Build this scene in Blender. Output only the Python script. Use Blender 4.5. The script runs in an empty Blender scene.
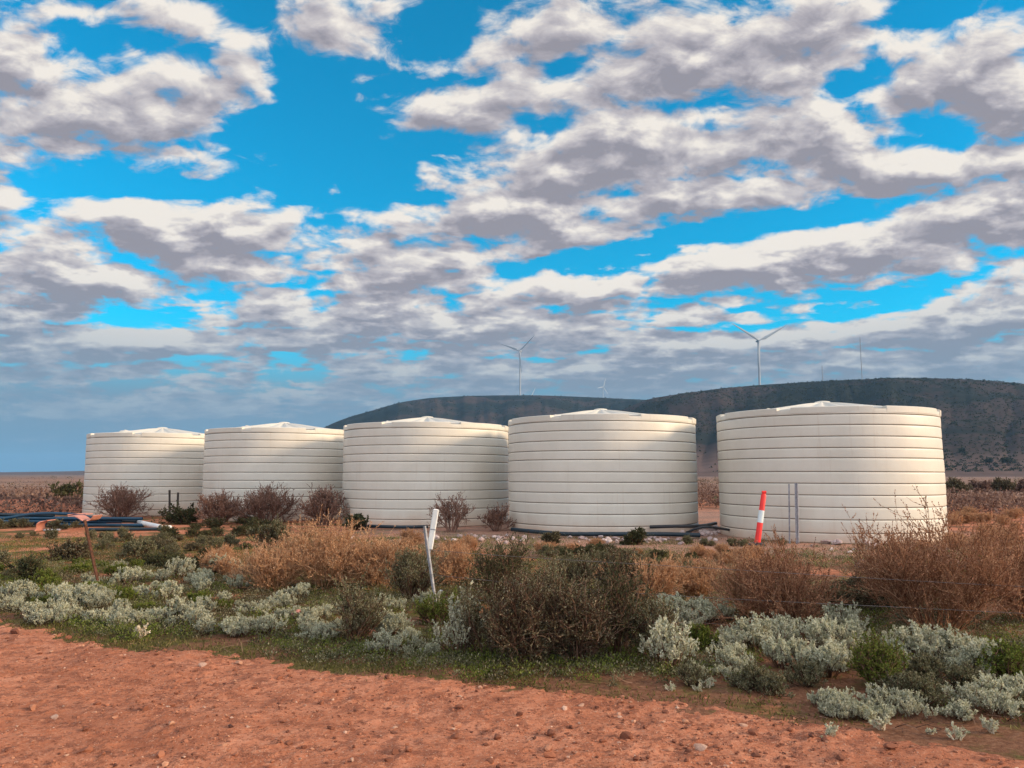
import bpy, math, random
import numpy as np

# ------------------------------------------------------------------ scene, camera
S = bpy.context.scene
COL = S.collection
CAM_H = 1.6
F_PX = 770.0
PITCH = math.atan(90 / F_PX)

cam_data = bpy.data.cameras.new("camera")
cam = bpy.data.objects.new("camera", cam_data)
COL.objects.link(cam)
cam.location = (0, 0, CAM_H)
cam.rotation_euler = (math.pi / 2 + PITCH, 0, 0)
cam_data.sensor_width = 36
cam_data.lens = F_PX / 1024 * 36
cam_data.clip_start = 0.05
cam_data.clip_end = 30000
S.camera = cam

SUN_AZ = 100.0      # degrees clockwise from the view direction (+Y): low on the right
SUN_EL = 18.0
S.view_settings.view_transform = 'Standard'
S.view_settings.look = 'None'
S.view_settings.gamma = 1
S.view_settings.use_curve_mapping = False
S.view_settings.exposure = 1.0
S.cycles.use_denoising = True
S.cycles.max_bounces = 6
S.cycles.diffuse_bounces = 3
S.cycles.glossy_bounces = 2
S.cycles.transparent_max_bounces = 6
S.cycles.volume_bounces = 0
S.cycles.caustics_reflective = False
S.cycles.caustics_refractive = False
S.cycles.sample_clamp_indirect = 6

sun_data = bpy.data.lights.new("sun", 'SUN')
sun_data.energy = 2.3
sun_data.angle = math.radians(12.0)
sun_data.color = (1.0, 0.72, 0.44)
sun = bpy.data.objects.new("sun", sun_data)
COL.objects.link(sun)
sun.location = (30, -30, 40)
sun.rotation_euler = (math.radians(90 - SUN_EL), 0, math.radians(180 - SUN_AZ))


def ray(px, py):
    a = (px - 512) / F_PX
    b = (384 - py) / F_PX
    return (a, math.cos(PITCH) - b * math.sin(PITCH), math.sin(PITCH) + b * math.cos(PITCH))


def gp(px, py, z=0.0):
    d = ray(px, py)
    t = (z - CAM_H) / d[2]
    return (d[0] * t, d[1] * t)


def at(px, py, y):
    d = ray(px, py)
    t = y / d[1]
    return (d[0] * t, y, CAM_H + d[2] * t)


# ------------------------------------------------------------------ world: sky + broken cloud
W = bpy.data.worlds.new("World")
S.world = W
W.use_nodes = True
NT = W.node_tree
NT.nodes.clear()


class G:
    """small node-graph writer"""
    def __init__(s, nt):
        s.nt = nt

    def n(s, kind, **kw):
        nd = s.nt.nodes.new(kind)
        for k, v in kw.items():
            setattr(nd, k, v)
        return nd

    def put(s, sock, v):
        if isinstance(v, bpy.types.NodeSocket):
            s.nt.links.new(v, sock)
        else:
            sock.default_value = v

    def math(s, op, a, b=0.0, c=0.0, clamp=False):
        nd = s.n('ShaderNodeMath', operation=op, use_clamp=clamp)
        s.put(nd.inputs[0], a)
        s.put(nd.inputs[1], b)
        s.put(nd.inputs[2], c)
        return nd.outputs[0]

    def vmath(s, op, a, b=None, scale=None):
        nd = s.n('ShaderNodeVectorMath', operation=op)
        s.put(nd.inputs[0], a)
        if b is not None:
            s.put(nd.inputs[1], b)
        if scale is not None:
            s.put(nd.inputs['Scale'], scale)
        return nd.outputs[1] if op in ('LENGTH', 'DOT_PRODUCT') else nd.outputs[0]

    def smooth(s, x, a, b, lo=0.0, hi=1.0):
        nd = s.n('ShaderNodeMapRange', interpolation_type='SMOOTHSTEP')
        s.put(nd.inputs[0], x)
        for i, v in enumerate((a, b, lo, hi)):
            s.put(nd.inputs[i + 1], v)
        return nd.outputs[0]

    def mix(s, f, a, b, blend='MIX'):
        nd = s.n('ShaderNodeMix', data_type='RGBA', blend_type=blend)
        s.put(nd.inputs[0], f)
        s.put(nd.inputs[6], a if isinstance(a, bpy.types.NodeSocket) else (*a, 1))
        s.put(nd.inputs[7], b if isinstance(b, bpy.types.NodeSocket) else (*b, 1))
        return nd.outputs[2]

    def noise(s, vec, scale, detail=4, rough=0.55, distort=0.0, lac=2.0, out=0, dim='3D'):
        nd = s.n('ShaderNodeTexNoise', noise_dimensions=dim)
        s.put(nd.inputs['Vector'], vec)
        nd.inputs['Scale'].default_value = scale
        nd.inputs['Detail'].default_value = detail
        nd.inputs['Roughness'].default_value = rough
        nd.inputs['Lacunarity'].default_value = lac
        nd.inputs['Distortion'].default_value = distort
        return nd.outputs[out]

    def ramp(s, x, stops, interp='LINEAR'):
        nd = s.n('ShaderNodeValToRGB')
        cr = nd.color_ramp
        cr.interpolation = interp
        while len(cr.elements) < len(stops):
            cr.elements.new(0.5)
        for e, (p, c) in zip(cr.elements, stops):
            e.position = p
            e.color = (*c, 1)
        s.put(nd.inputs[0], x)
        return nd.outputs[0]

    def sep(s, v):
        nd = s.n('ShaderNodeSeparateXYZ')
        s.put(nd.inputs[0], v)
        return nd.outputs

    def comb(s, x, y, z):
        nd = s.n('ShaderNodeCombineXYZ')
        for i, v in enumerate((x, y, z)):
            s.put(nd.inputs[i], v)
        return nd.outputs[0]


# banks of cloud, as (centre, half width, half height, tilt, weight) on the sky ahead
BANKS = [
    (95, 112, 160, 68, -6, 1.0), (10, 55, 80, 62, 0, .9), (70, 6, 62, 20, 0, .8), (205, 22, 120, 28, -10, .75),
    (318, 22, 72, 42, -15, .9), (245, 72, 38, 20, -30, .7), (262, 97, 24, 14, -35, .6), (190, 92, 80, 50, -10, .6),
    (175, 243, 190, 46, -6, 1.0), (75, 225, 85, 38, 5, .8), (85, 282, 140, 34, -3, .9), (25, 315, 120, 30, 0, .8),
    (330, 308, 240, 34, 0, .9), (300, 222, 42, 12, 4, .6), (333, 195, 18, 11, 0, .6), (2, 208, 40, 28, 0, .7),
    (425, 262, 150, 42, 12, .95), (520, 205, 190, 55, 8, 1.0), (610, 160, 200, 62, 14, 1.0), (700, 195, 190, 40, 4, .9),
    (690, 62, 240, 75, 10, 1.0), (500, 92, 120, 40, 18, .75), (470, 110, 90, 28, 5, .65), (800, 25, 130, 60, 20, .9),
    (740, 140, 220, 55, 6, 1.0), (980, 85, 120, 78, -10, 1.0), (880, 168, 200, 36, -2, .95), (1010, 165, 90, 40, 0, .9),
    (780, 262, 370, 42, 8, 1.05), (970, 215, 170, 44, 10, 1.0), (600, 290, 210, 30, 5, .9), (430, 330, 420, 30, 0, .95),
    (160, 345, 320, 32, 0, .95), (760, 340, 380, 30, 3, 1.0), (980, 320, 220, 36, 10, 1.0), (620, 368, 460, 34, 0, .9),
    (120, 375, 340, 24, 0, .6), (930, 360, 300, 34, 2, .9), (640, 250, 30, 9, 10, .55), (590, 258, 26, 8, 0, .55),
    (110, 405, 420, 26, 0, .55), (560, 385, 420, 30, 0, .8), (900, 385, 300, 40, 0, .8), (430, 62, 60, 16, 5, .6), (420, 118, 40, 12, 0, .5), (255, 250, 120, 30, -6, .8), (40, 345, 130, 26, 0, .8), (560, 235, 120, 26, 6, .7),
    (600, 320, 420, 20, 0, .8), (880, 110, 60, 60, 0, .6), (480, 190, 130, 40, 10, .6), (60, 140, 140, 40, -6, .7),
    (560, 30, 110, 36, 15, .7), (840, 185, 60, 14, 10, .55),
]
GAPS = [
    (335, 140, 150, 100, -20, 1.0), (590, 258, 150, 20, 9, .75), (760, 222, 180, 20, 8, .85), (848, 92, 40, 32, -20, .8),
    (450, 25, 80, 44, 10, .8), (930, 8, 90, 22, 10, .9), (810, 318, 220, 11, 6, .7), (240, 290, 140, 11, 8, .5),
    (540, 298, 80, 8, 5, .35), (130, 192, 160, 16, 3, .9), (640, 108, 60, 14, -5, .4), (880, 60, 20, 60, 30, .4),
    (150, 30, 34, 30, 10, .6), (900, 205, 90, 12, 10, .5), (110, 365, 60, 12, 5, .4), (560, 70, 40, 14, 10, .3),
]


def cloud_group():
    """direction -> cloud thickness"""
    ng = bpy.data.node_groups.new("cloud_thickness", 'ShaderNodeTree')
    ng.interface.new_socket("Direction", in_out='INPUT', socket_type='NodeSocketVector')
    ng.interface.new_socket("Thickness", in_out='OUTPUT', socket_type='NodeSocketFloat')
    g = G(ng)
    gi, go = g.n('NodeGroupInput'), g.n('NodeGroupOutput')
    d = gi.outputs[0]
    x, y, z = g.sep(d)
    zc = g.math('MAXIMUM', z, 0.0)
    yc = g.math('MAXIMUM', y, 0.08)
    uv = g.comb(g.math('DIVIDE', x, yc), g.math('DIVIDE', z, yc), 0.0)
    q = g.vmath('SCALE', g.comb(x, y, 0.0), scale=g.math('DIVIDE', 1.0, g.math('ADD', zc, 0.16)))
    warp = g.noise(q, 1.6, 3, out=1, dim='2D')
    wv = g.vmath('SUBTRACT', warp, (0.5, 0.5, 0.5))
    uvw = g.vmath('ADD', uv, g.vmath('SCALE', wv, scale=0.055))

    def blobs(lst):
        acc = None
        for (px, py, a, b, ang, w) in lst:
            r = ray(px, py)
            mp = g.n('ShaderNodeMapping', vector_type='TEXTURE')
            g.put(mp.inputs['Vector'], uvw)
            mp.inputs['Location'].default_value = (r[0] / r[1], r[2] / r[1], 0)
            mp.inputs['Rotation'].default_value = (0, 0, math.radians(ang))
            k = 1.0 / F_PX / math.cos(PITCH)
            mp.inputs['Scale'].default_value = (a * k * 1.1, b * k * 1.1, 1)
            gt = g.n('ShaderNodeTexGradient', gradient_type='QUADRATIC_SPHERE')
            ng.links.new(mp.outputs[0], gt.inputs[0])
            gt2 = g.n('ShaderNodeTexGradient', gradient_type='SPHERICAL')
            ng.links.new(mp.outputs[0], gt2.inputs[0])
            v = g.math('MULTIPLY', gt2.outputs[1], w)
            acc = v if acc is None else g.math('SMOOTH_MAX', acc, v, 0.12)
            ng.nodes.remove(gt)
        return acc
    front = g.math('SUBTRACT', blobs(BANKS), g.math('MULTIPLY', blobs(GAPS), 0.75))
    ahead = g.smooth(y, 0.25, 0.5)
    base = g.math('ADD', g.math('MULTIPLY', front, ahead), g.math('MULTIPLY', g.math('SUBTRACT', 1.0, ahead), 0.52))
    n1 = g.noise(q, 3.4, 8, 0.62, 0.25, dim='2D')
    n2 = g.noise(g.vmath('ADD', q, (7.3, 2.1, 0)), 1.1, 3, 0.5, dim='2D')
    n3 = g.noise(g.vmath('MULTIPLY', uvw, (1.0, 1.75, 1)), 13.0, 7, 0.62, 0.35, dim='2D')
    qd = g.vmath('ADD', g.vmath('MULTIPLY', q, (0.72, 1.0, 1.0)), g.vmath('SCALE', g.vmath('SUBTRACT', g.noise(q, 5.0, 4, 0.6, out=1, dim='2D'), (0.5, 0.5, 0.5)), scale=0.16))

    def puffs(sc):
        vo = g.n('ShaderNodeTexVoronoi', feature='SMOOTH_F1', voronoi_dimensions='2D')
        vo.inputs['Scale'].default_value = sc
        vo.inputs['Smoothness'].default_value = 0.35
        g.put(vo.inputs['Vector'], qd)
        return g.math('SUBTRACT', 0.45, vo.outputs['Distance'])
    pf = g.math('ADD', g.math('MULTIPLY', puffs(6.5), 0.62), g.math('MULTIPLY', puffs(15.0), 0.42))
    base = g.math('ADD', base, g.math('MULTIPLY', pf, g.smooth(z, 0.03, 0.16, 0.25, 1.0)))
    t = g.math('ADD', base, g.math('MULTIPLY', g.math('SUBTRACT', n1, 0.5), 0.95))
    t = g.math('ADD', t, g.math('MULTIPLY', g.math('SUBTRACT', n2, 0.5), 0.25))
    t = g.math('ADD', t, g.math('MULTIPLY', g.math('SUBTRACT', n3, 0.5), g.math('MULTIPLY', ahead, 1.0)))
    g.put(go.inputs[0], t)
    return ng


def build_world():
    g = G(NT)
    CG = cloud_group()
    tc = g.n('ShaderNodeTexCoord')
    d = tc.outputs['Generated']
    sky = g.n('ShaderNodeTexSky', sky_type='NISHITA')
    sky.sun_disc = False
    sky.sun_elevation = math.radians(SUN_EL)
    sky.sun_rotation = math.radians(SUN_AZ)
    sky.air_density = 1.0
    sky.dust_density = 0.3
    sky.ozone_density = 3.0
    skyc = g.vmath('MULTIPLY', sky.outputs[0], (0.0, 1.42, 1.62))
    x, y, z = g.sep(d)

    def thick(vec):
        nd = g.n('ShaderNodeGroup', node_tree=CG)
        g.put(nd.inputs[0], vec)
        return nd.outputs[0]
    t0 = thick(d)
    t1 = thick(g.vmath('NORMALIZE', g.vmath('ADD', d, (0.012, -0.004, 0.020))))
    alpha = g.smooth(t0, 0.03, 0.46)
    body = g.smooth(t0, 0.14, 0.84)
    edge = g.math('MULTIPLY', g.math('SUBTRACT', t0, t1), 1.5)          # lit towards the sun side
    qq = g.vmath('SCALE', g.comb(x, y, 0.0), scale=g.math('DIVIDE', 1.0, g.math('ADD', g.math('MAXIMUM', z, 0.0), 0.2)))
    billow = g.math('SUBTRACT', g.noise(qq, 8.0, 6, 0.6, 0.5, dim='2D'), 0.5)
    lightv = g.math('ADD', g.math('SUBTRACT', 0.70, g.math('MULTIPLY', body, 0.58)), g.math('ADD', edge, g.math('MULTIPLY', billow, 0.9)), clamp=True)
    cloudc = g.ramp(lightv, [(0.0, (2.4, 2.28, 2.6)), (0.3, (3.4, 3.18, 3.45)), (0.6, (4.7, 4.4, 4.45)), (1.0, (7.0, 6.5, 5.9))])
    # low down the cloud sheet greys into blue air
    low = g.smooth(z, 0.05, 0.25, 1.0, 0.0)
    airc = g.mix(g.smooth(z, 0.0, 0.07), (1.0, 2.0, 3.0), (1.5, 2.35, 3.2))
    cloudc = g.mix(g.math('MULTIPLY', low, 0.84), cloudc, airc)
    skyc = g.mix(g.smooth(z, 0.08, 0.19, 1.0, 0.0), skyc, airc)
    col = g.mix(alpha, skyc, cloudc)
    # added fill: unseen sky behind the camera brightened to light camera-facing sides
    fill_dir = (0.30, -0.90, 0.31)
    cs = g.vmath('DOT_PRODUCT', d, fill_dir)
    back_fill = g.smooth(cs, -0.30, 0.75, 1.0, 3.2)
    col = g.vmath('MULTIPLY', g.vmath('SCALE', col, scale=back_fill), g.mix(g.smooth(cs, -0.25, 0.5), (1, 1, 1), (1.0, 1.0, 0.95)))
    bg = g.n('ShaderNodeBackground')
    NT.links.new(col, bg.inputs[0])
    bg.inputs[1].default_value = 0.066
    out = g.n('ShaderNodeOutputWorld')
    NT.links.new(bg.outputs[0], out.inputs[0])
    W.cycles.sampling_method = 'MANUAL'
    W.cycles.sample_map_resolution = 512


build_world()


# ------------------------------------------------------------------ helpers
def tag(o, label=None, cat=None, group=None, kind=None):
    if label:
        o['label'] = label
    if cat:
        o['category'] = cat
    if group:
        o['group'] = group
    if kind:
        o['kind'] = kind
    return o


def link(name, me, parent=None, loc=None, rotz=None):
    o = bpy.data.objects.new(name, me)
    COL.objects.link(o)
    if parent is not None:
        o.parent = parent
    if loc is not None:
        o.location = loc
    if rotz is not None:
        o.rotation_euler = (0, 0, rotz)
    return o


def empty(name, loc=(0, 0, 0), rotz=0.0):
    o = link(name, None, loc=loc, rotz=rotz)
    o.empty_display_size = 0.2
    return o


def copy_tree(o, parent=None):
    c = o.copy()
    COL.objects.link(c)
    if parent is not None:
        c.parent = parent
    for ch in list(o.children):
        copy_tree(ch, c)
    return c


class MB:
    """collects vertices and faces for one mesh"""
    def __init__(s):
        s.v, s.f, s.m = [], [], []
        s.n = 0

    def add(s, V, F, mat=0):
        V = np.asarray(V, dtype=np.float64).reshape(-1, 3)
        s.v.append(V)
        for a in F:
            s.f.append(tuple(int(i) + s.n for i in a))
            s.m.append(mat)
        s.n += len(V)

    def box(s, c, size, mat=0, rot=None, bev=0.0):
        hx, hy, hz = [k / 2 for k in size]
        b = min(bev, hx, hy, hz) if bev else 0
        if b:
            pts, F = [], []
            # chamfered box : three rings in z
            for zz, k in ((-hz, b), (-hz + b, 0), (hz - b, 0), (hz, b)):
                X, Y = hx - k, hy - k
                pts += [(-X + b, -Y, zz), (X - b, -Y, zz), (X, -Y + b, zz), (X, Y - b, zz), (X - b, Y, zz), (-X + b, Y, zz), (-X, Y - b, zz), (-X, -Y + b, zz)]
            for r in range(3):
                for i in range(8):
                    j = (i + 1) % 8
                    F.append((r * 8 + i, r * 8 + j, r * 8 + 8 + j, r * 8 + 8 + i))
            F.append(tuple(range(7, -1, -1)))
            F.append(tuple(range(24, 32)))
        else:
            pts = [(sx * hx, sy * hy, sz * hz) for sz in (-1, 1) for sy in (-1, 1) for sx in (-1, 1)]
            F = [(0, 2, 3, 1), (4, 5, 7, 6), (0, 1, 5, 4), (2, 6, 7, 3), (0, 4, 6, 2), (1, 3, 7, 5)]
        P = np.array(pts)
        if rot is not None:
            P = P @ np.asarray(rot).T
        s.add(P + np.asarray(c), F, mat)

    def tube(s, pts, rad, n=8, mat=0, cap=True, flat=1.0):
        P = np.asarray(pts, dtype=float)
        if np.isscalar(rad):
            rad = [rad] * len(P)
        ref = np.array([0.0, 0, 1])
        V, F = [], []
        for i in range(len(P)):
            t = P[min(i + 1, len(P) - 1)] - P[max(i - 1, 0)]
            t = t / (np.linalg.norm(t) + 1e-9)
            r = ref if abs(t @ ref) < 0.95 else np.array([1.0, 0, 0])
            a = np.cross(t, r)
            a /= np.linalg.norm(a)
            b = np.cross(a, t)
            for k in range(n):
                an = 2 * math.pi * k / n
                V.append(P[i] + rad[i] * (math.cos(an) * a + flat * math.sin(an) * b))
        for i in range(len(P) - 1):
            for k in range(n):
                j = (k + 1) % n
                F.append((i * n + k, i * n + j, (i + 1) * n + j, (i + 1) * n + k))
        if cap:
            F.append(tuple(range(n - 1, -1, -1)))
            F.append(tuple((len(P) - 1) * n + k for k in range(n)))
        s.add(V, F, mat)

    def lathe(s, prof, n=32, mat=0, c=(0, 0, 0), closed=False):
        """prof: list of (r, z)"""
        V, F = [], []
        for (r, z) in prof:
            for k in range(n):
                a = 2 * math.pi * k / n
                V.append((c[0] + r * math.cos(a), c[1] + r * math.sin(a), c[2] + z))
        for i in range(len(prof) - 1):
            for k in range(n):
                j = (k + 1) % n
                F.append((i * n + k, i * n + j, (i + 1) * n + j, (i + 1) * n + k))
        if closed:
            F.append(tuple(range(n - 1, -1, -1)))
            F.append(tuple((len(prof) - 1) * n + k for k in range(n)))
        s.add(V, F, mat)

    def build(s, name, mats, parent=None, loc=None, smooth=False, rotz=None, angle=None):
        me = bpy.data.meshes.new(name)
        V = np.concatenate(s.v) if s.v else np.zeros((0, 3))
        me.from_pydata(V.tolist(), [], s.f)
        if not isinstance(mats, (list, tuple)):
            mats = [mats]
        for m in mats:
            me.materials.append(m)
        if len(mats) > 1:
            me.polygons.foreach_set('material_index', s.m)
        if smooth:
            me.polygons.foreach_set('use_smooth', [True] * len(me.polygons))
            if angle:
                me.set_sharp_from_angle(angle=math.radians(angle))
        me.update()
        return link(name, me, parent, loc, rotz)


def quads_mesh(name, V, Q, mats, mi=None, smooth=False):
    """fast mesh from numpy: V (n,3), Q (m,4)"""
    me = bpy.data.meshes.new(name)
    V = np.ascontiguousarray(V, dtype=np.float32)
    Q = np.ascontiguousarray(Q, dtype=np.int32)
    k = Q.shape[1]
    me.vertices.add(len(V))
    me.vertices.foreach_set('co', V.ravel())
    me.loops.add(Q.size)
    me.loops.foreach_set('vertex_index', Q.ravel())
    me.polygons.add(len(Q))
    me.polygons.foreach_set('loop_start', np.arange(0, Q.size, k, dtype=np.int32))
    me.polygons.foreach_set('loop_total', np.full(len(Q), k, dtype=np.int32))
    for m in (mats if isinstance(mats, (list, tuple)) else [mats]):
        me.materials.append(m)
    if mi is not None:
        me.polygons.foreach_set('material_index', np.ascontiguousarray(mi, dtype=np.int32))
    me.polygons.foreach_set('use_smooth', np.full(len(Q), smooth, dtype=bool))
    me.update(calc_edges=True)
    me.validate()
    return me


def _hash(ix, iy, seed):
    h = (ix.astype(np.int64) * 374761393 + iy.astype(np.int64) * 668265263 + seed * 974634777) & 0xFFFFFFFF
    h = ((h ^ (h >> 13)) * 1274126177) & 0xFFFFFFFF
    return ((h ^ (h >> 16)) & 0xFFFF) / 65535.0


def vnoise(x, y, seed=0):
    x = np.asarray(x, float)
    y = np.asarray(y, float)
    ix, iy = np.floor(x), np.floor(y)
    fx, fy = x - ix, y - iy
    fx = fx * fx * (3 - 2 * fx)
    fy = fy * fy * (3 - 2 * fy)
    a, b = _hash(ix, iy, seed), _hash(ix + 1, iy, seed)
    c, d = _hash(ix, iy + 1, seed), _hash(ix + 1, iy + 1, seed)
    return (a * (1 - fx) + b * fx) * (1 - fy) + (c * (1 - fx) + d * fx) * fy


def fbm(x, y, oct=4, seed=0, gain=0.5):
    s, a, t = 0, 1.0, 0
    for o in range(oct):
        s = s + a * vnoise(np.asarray(x) * 2 ** o + 17 * o, np.asarray(y) * 2 ** o - 9 * o, seed + o)
        t += a
        a *= gain
    return s / t


def gz(x, y):
    """height of the ground sheet"""
    x = np.asarray(x, float)
    y = np.asarray(y, float)
    near = np.exp(-((np.hypot(x, y)) / 60.0) ** 2)
    tank_pad = np.clip((15.5 - (y + 0.3 * x)) / 4.0, 0, 1)      # level pad under the tanks
    return (0.10 * (fbm(x * 0.35, y * 0.35, 3, 5) - 0.5) * tank_pad + 0.05 * (fbm(x * 1.3, y * 1.3, 3, 8) - 0.5) * tank_pad) * near - 0.004


def edge_y(x):
    """far edge of the dirt track"""
    xs = [-14, -9, -5.9, -3.5, -1.9, -0.58, 0.39, 1.39, 1.9, 2.37, 3.0, 6, 9]
    ys = [13, 10.8, 8.8, 7.15, 6.75, 6.15, 5.95, 5.65, 5.15, 4.75, 4.45, 3.6, 2.9]
    return np.interp(x, xs, ys)


# ------------------------------------------------------------------ materials
def mat(name, rough=0.8, spec=0.3):
    m = bpy.data.materials.new(name)
    m.use_nodes = True
    nt = m.node_tree
    b = nt.nodes['Principled BSDF']
    b.inputs['Roughness'].default_value = rough
    b.inputs['Specular IOR Level'].default_value = spec
    return m, G(nt), b


def flat_mat(name, c, rough=0.6, spec=0.3, metal=0.0, vary=0.15, scale=8.0, bump=0.0):
    m, g, b = mat(name, rough, spec)
    tc = g.n('ShaderNodeTexCoord')
    n = g.noise(tc.outputs['Object'], scale, 5, 0.6)
    lo = [k * (1 - vary) for k in c]
    hi = [min(1, k * (1 + vary)) for k in c]
    g.put(b.inputs['Base Color'], g.ramp(n, [(0.3, lo), (0.7, hi)]))
    b.inputs['Metallic'].default_value = metal
    if bump:
        bp = g.n('ShaderNodeBump')
        bp.inputs['Strength'].default_value = bump
        bp.inputs['Distance'].default_value = 0.01
        g.put(bp.inputs['Height'], n)
        g.put(b.inputs['Normal'], bp.outputs[0])
    return m


def leaf_mat(name, stops, rough=0.75, spec=0.15, trans=0.25, obj_var=0.25):
    """colour differs leaf by leaf and plant by plant"""
    m, g, b = mat(name, rough, spec)
    geo = g.n('ShaderNodeNewGeometry')
    oi = g.n('ShaderNodeObjectInfo')
    c = g.ramp(geo.outputs['Random Per Island'], stops)
    k = g.math('ADD', 1 - obj_var / 2, g.math('MULTIPLY', oi.outputs['Random'], obj_var))
    c = g.vmath('SCALE', c, scale=k)
    g.put(b.inputs['Base Color'], c)
    if trans:
        tr = g.n('ShaderNodeBsdfTranslucent')
        g.put(tr.inputs[0], c)
        mx = g.n('ShaderNodeMixShader')
        mx.inputs[0].default_value = trans
        out = m.node_tree.nodes['Material Output']
        m.node_tree.links.new(b.outputs[0], mx.inputs[1])
        m.node_tree.links.new(tr.outputs[0], mx.inputs[2])
        m.node_tree.links.new(mx.outputs[0], out.inputs[0])
    return m


M = {}
M['silver'] = leaf_mat('silver_leaf', [(0.0, (0.26, 0.265, 0.15)), (0.3, (0.46, 0.47, 0.33)), (0.75, (0.64, 0.64, 0.50)), (1.0, (0.72, 0.68, 0.48))])
M['greygreen'] = leaf_mat('grey_green_leaf', [(0.0, (0.075, 0.075, 0.035)), (0.5, (0.17, 0.165, 0.085)), (0.85, (0.30, 0.29, 0.18)), (1.0, (0.42, 0.37, 0.23))])
M['olive'] = leaf_mat('dark_olive_leaf', [(0.0, (0.03, 0.035, 0.016)), (0.5, (0.075, 0.08, 0.035)), (1.0, (0.15, 0.15, 0.075))])
M['bluebush'] = leaf_mat('bluebush_leaf', [(0.0, (0.035, 0.022, 0.013)), (0.45, (0.085, 0.068, 0.036)), (0.8, (0.19, 0.175, 0.10)), (1.0, (0.36, 0.33, 0.22))])
M['green'] = leaf_mat('fresh_green_leaf', [(0.0, (0.06, 0.09, 0.014)), (0.5, (0.14, 0.18, 0.03)), (1.0, (0.26, 0.29, 0.07))])
M['dry'] = leaf_mat('dry_tan_twig', [(0.0, (0.31, 0.148, 0.072)), (0.5, (0.55, 0.31, 0.165)), (1.0, (0.74, 0.50, 0.31))])
M['drybrown'] = leaf_mat('dry_brown_twig', [(0.0, (0.15, 0.066, 0.040)), (0.5, (0.36, 0.170, 0.095)), (1.0, (0.60, 0.36, 0.215))])
M['purple'] = leaf_mat('bare_purple_twig', [(0.0, (0.13, 0.068, 0.05)), (0.5, (0.24, 0.135, 0.10)), (1.0, (0.36, 0.23, 0.17))], trans=0)
M['stem'] = leaf_mat('woody_stem', [(0.0, (0.05, 0.025, 0.016)), (0.7, (0.12, 0.065, 0.042)), (1.0, (0.27, 0.17, 0.115))], trans=0)
M['pale_twig'] = leaf_mat('bleached_twig', [(0.0, (0.5, 0.4, 0.28)), (1.0, (0.75, 0.66, 0.5))], trans=0)
M['grass'] = leaf_mat('short_green_growth', [(0.0, (0.05, 0.052, 0.014)), (0.5, (0.12, 0.12, 0.032)), (0.85, (0.22, 0.20, 0.065)), (1.0, (0.36, 0.26, 0.13))])
M['mauve'] = leaf_mat('far_scrub_leaf', [(0.0, (0.10, 0.055, 0.045)), (0.5, (0.19, 0.115, 0.09)), (1.0, (0.30, 0.20, 0.15))])
M['hilltree'] = leaf_mat('hill_tree_leaf', [(0.0, (0.018, 0.022, 0.014)), (1.0, (0.05, 0.055, 0.032))], trans=0)


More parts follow.
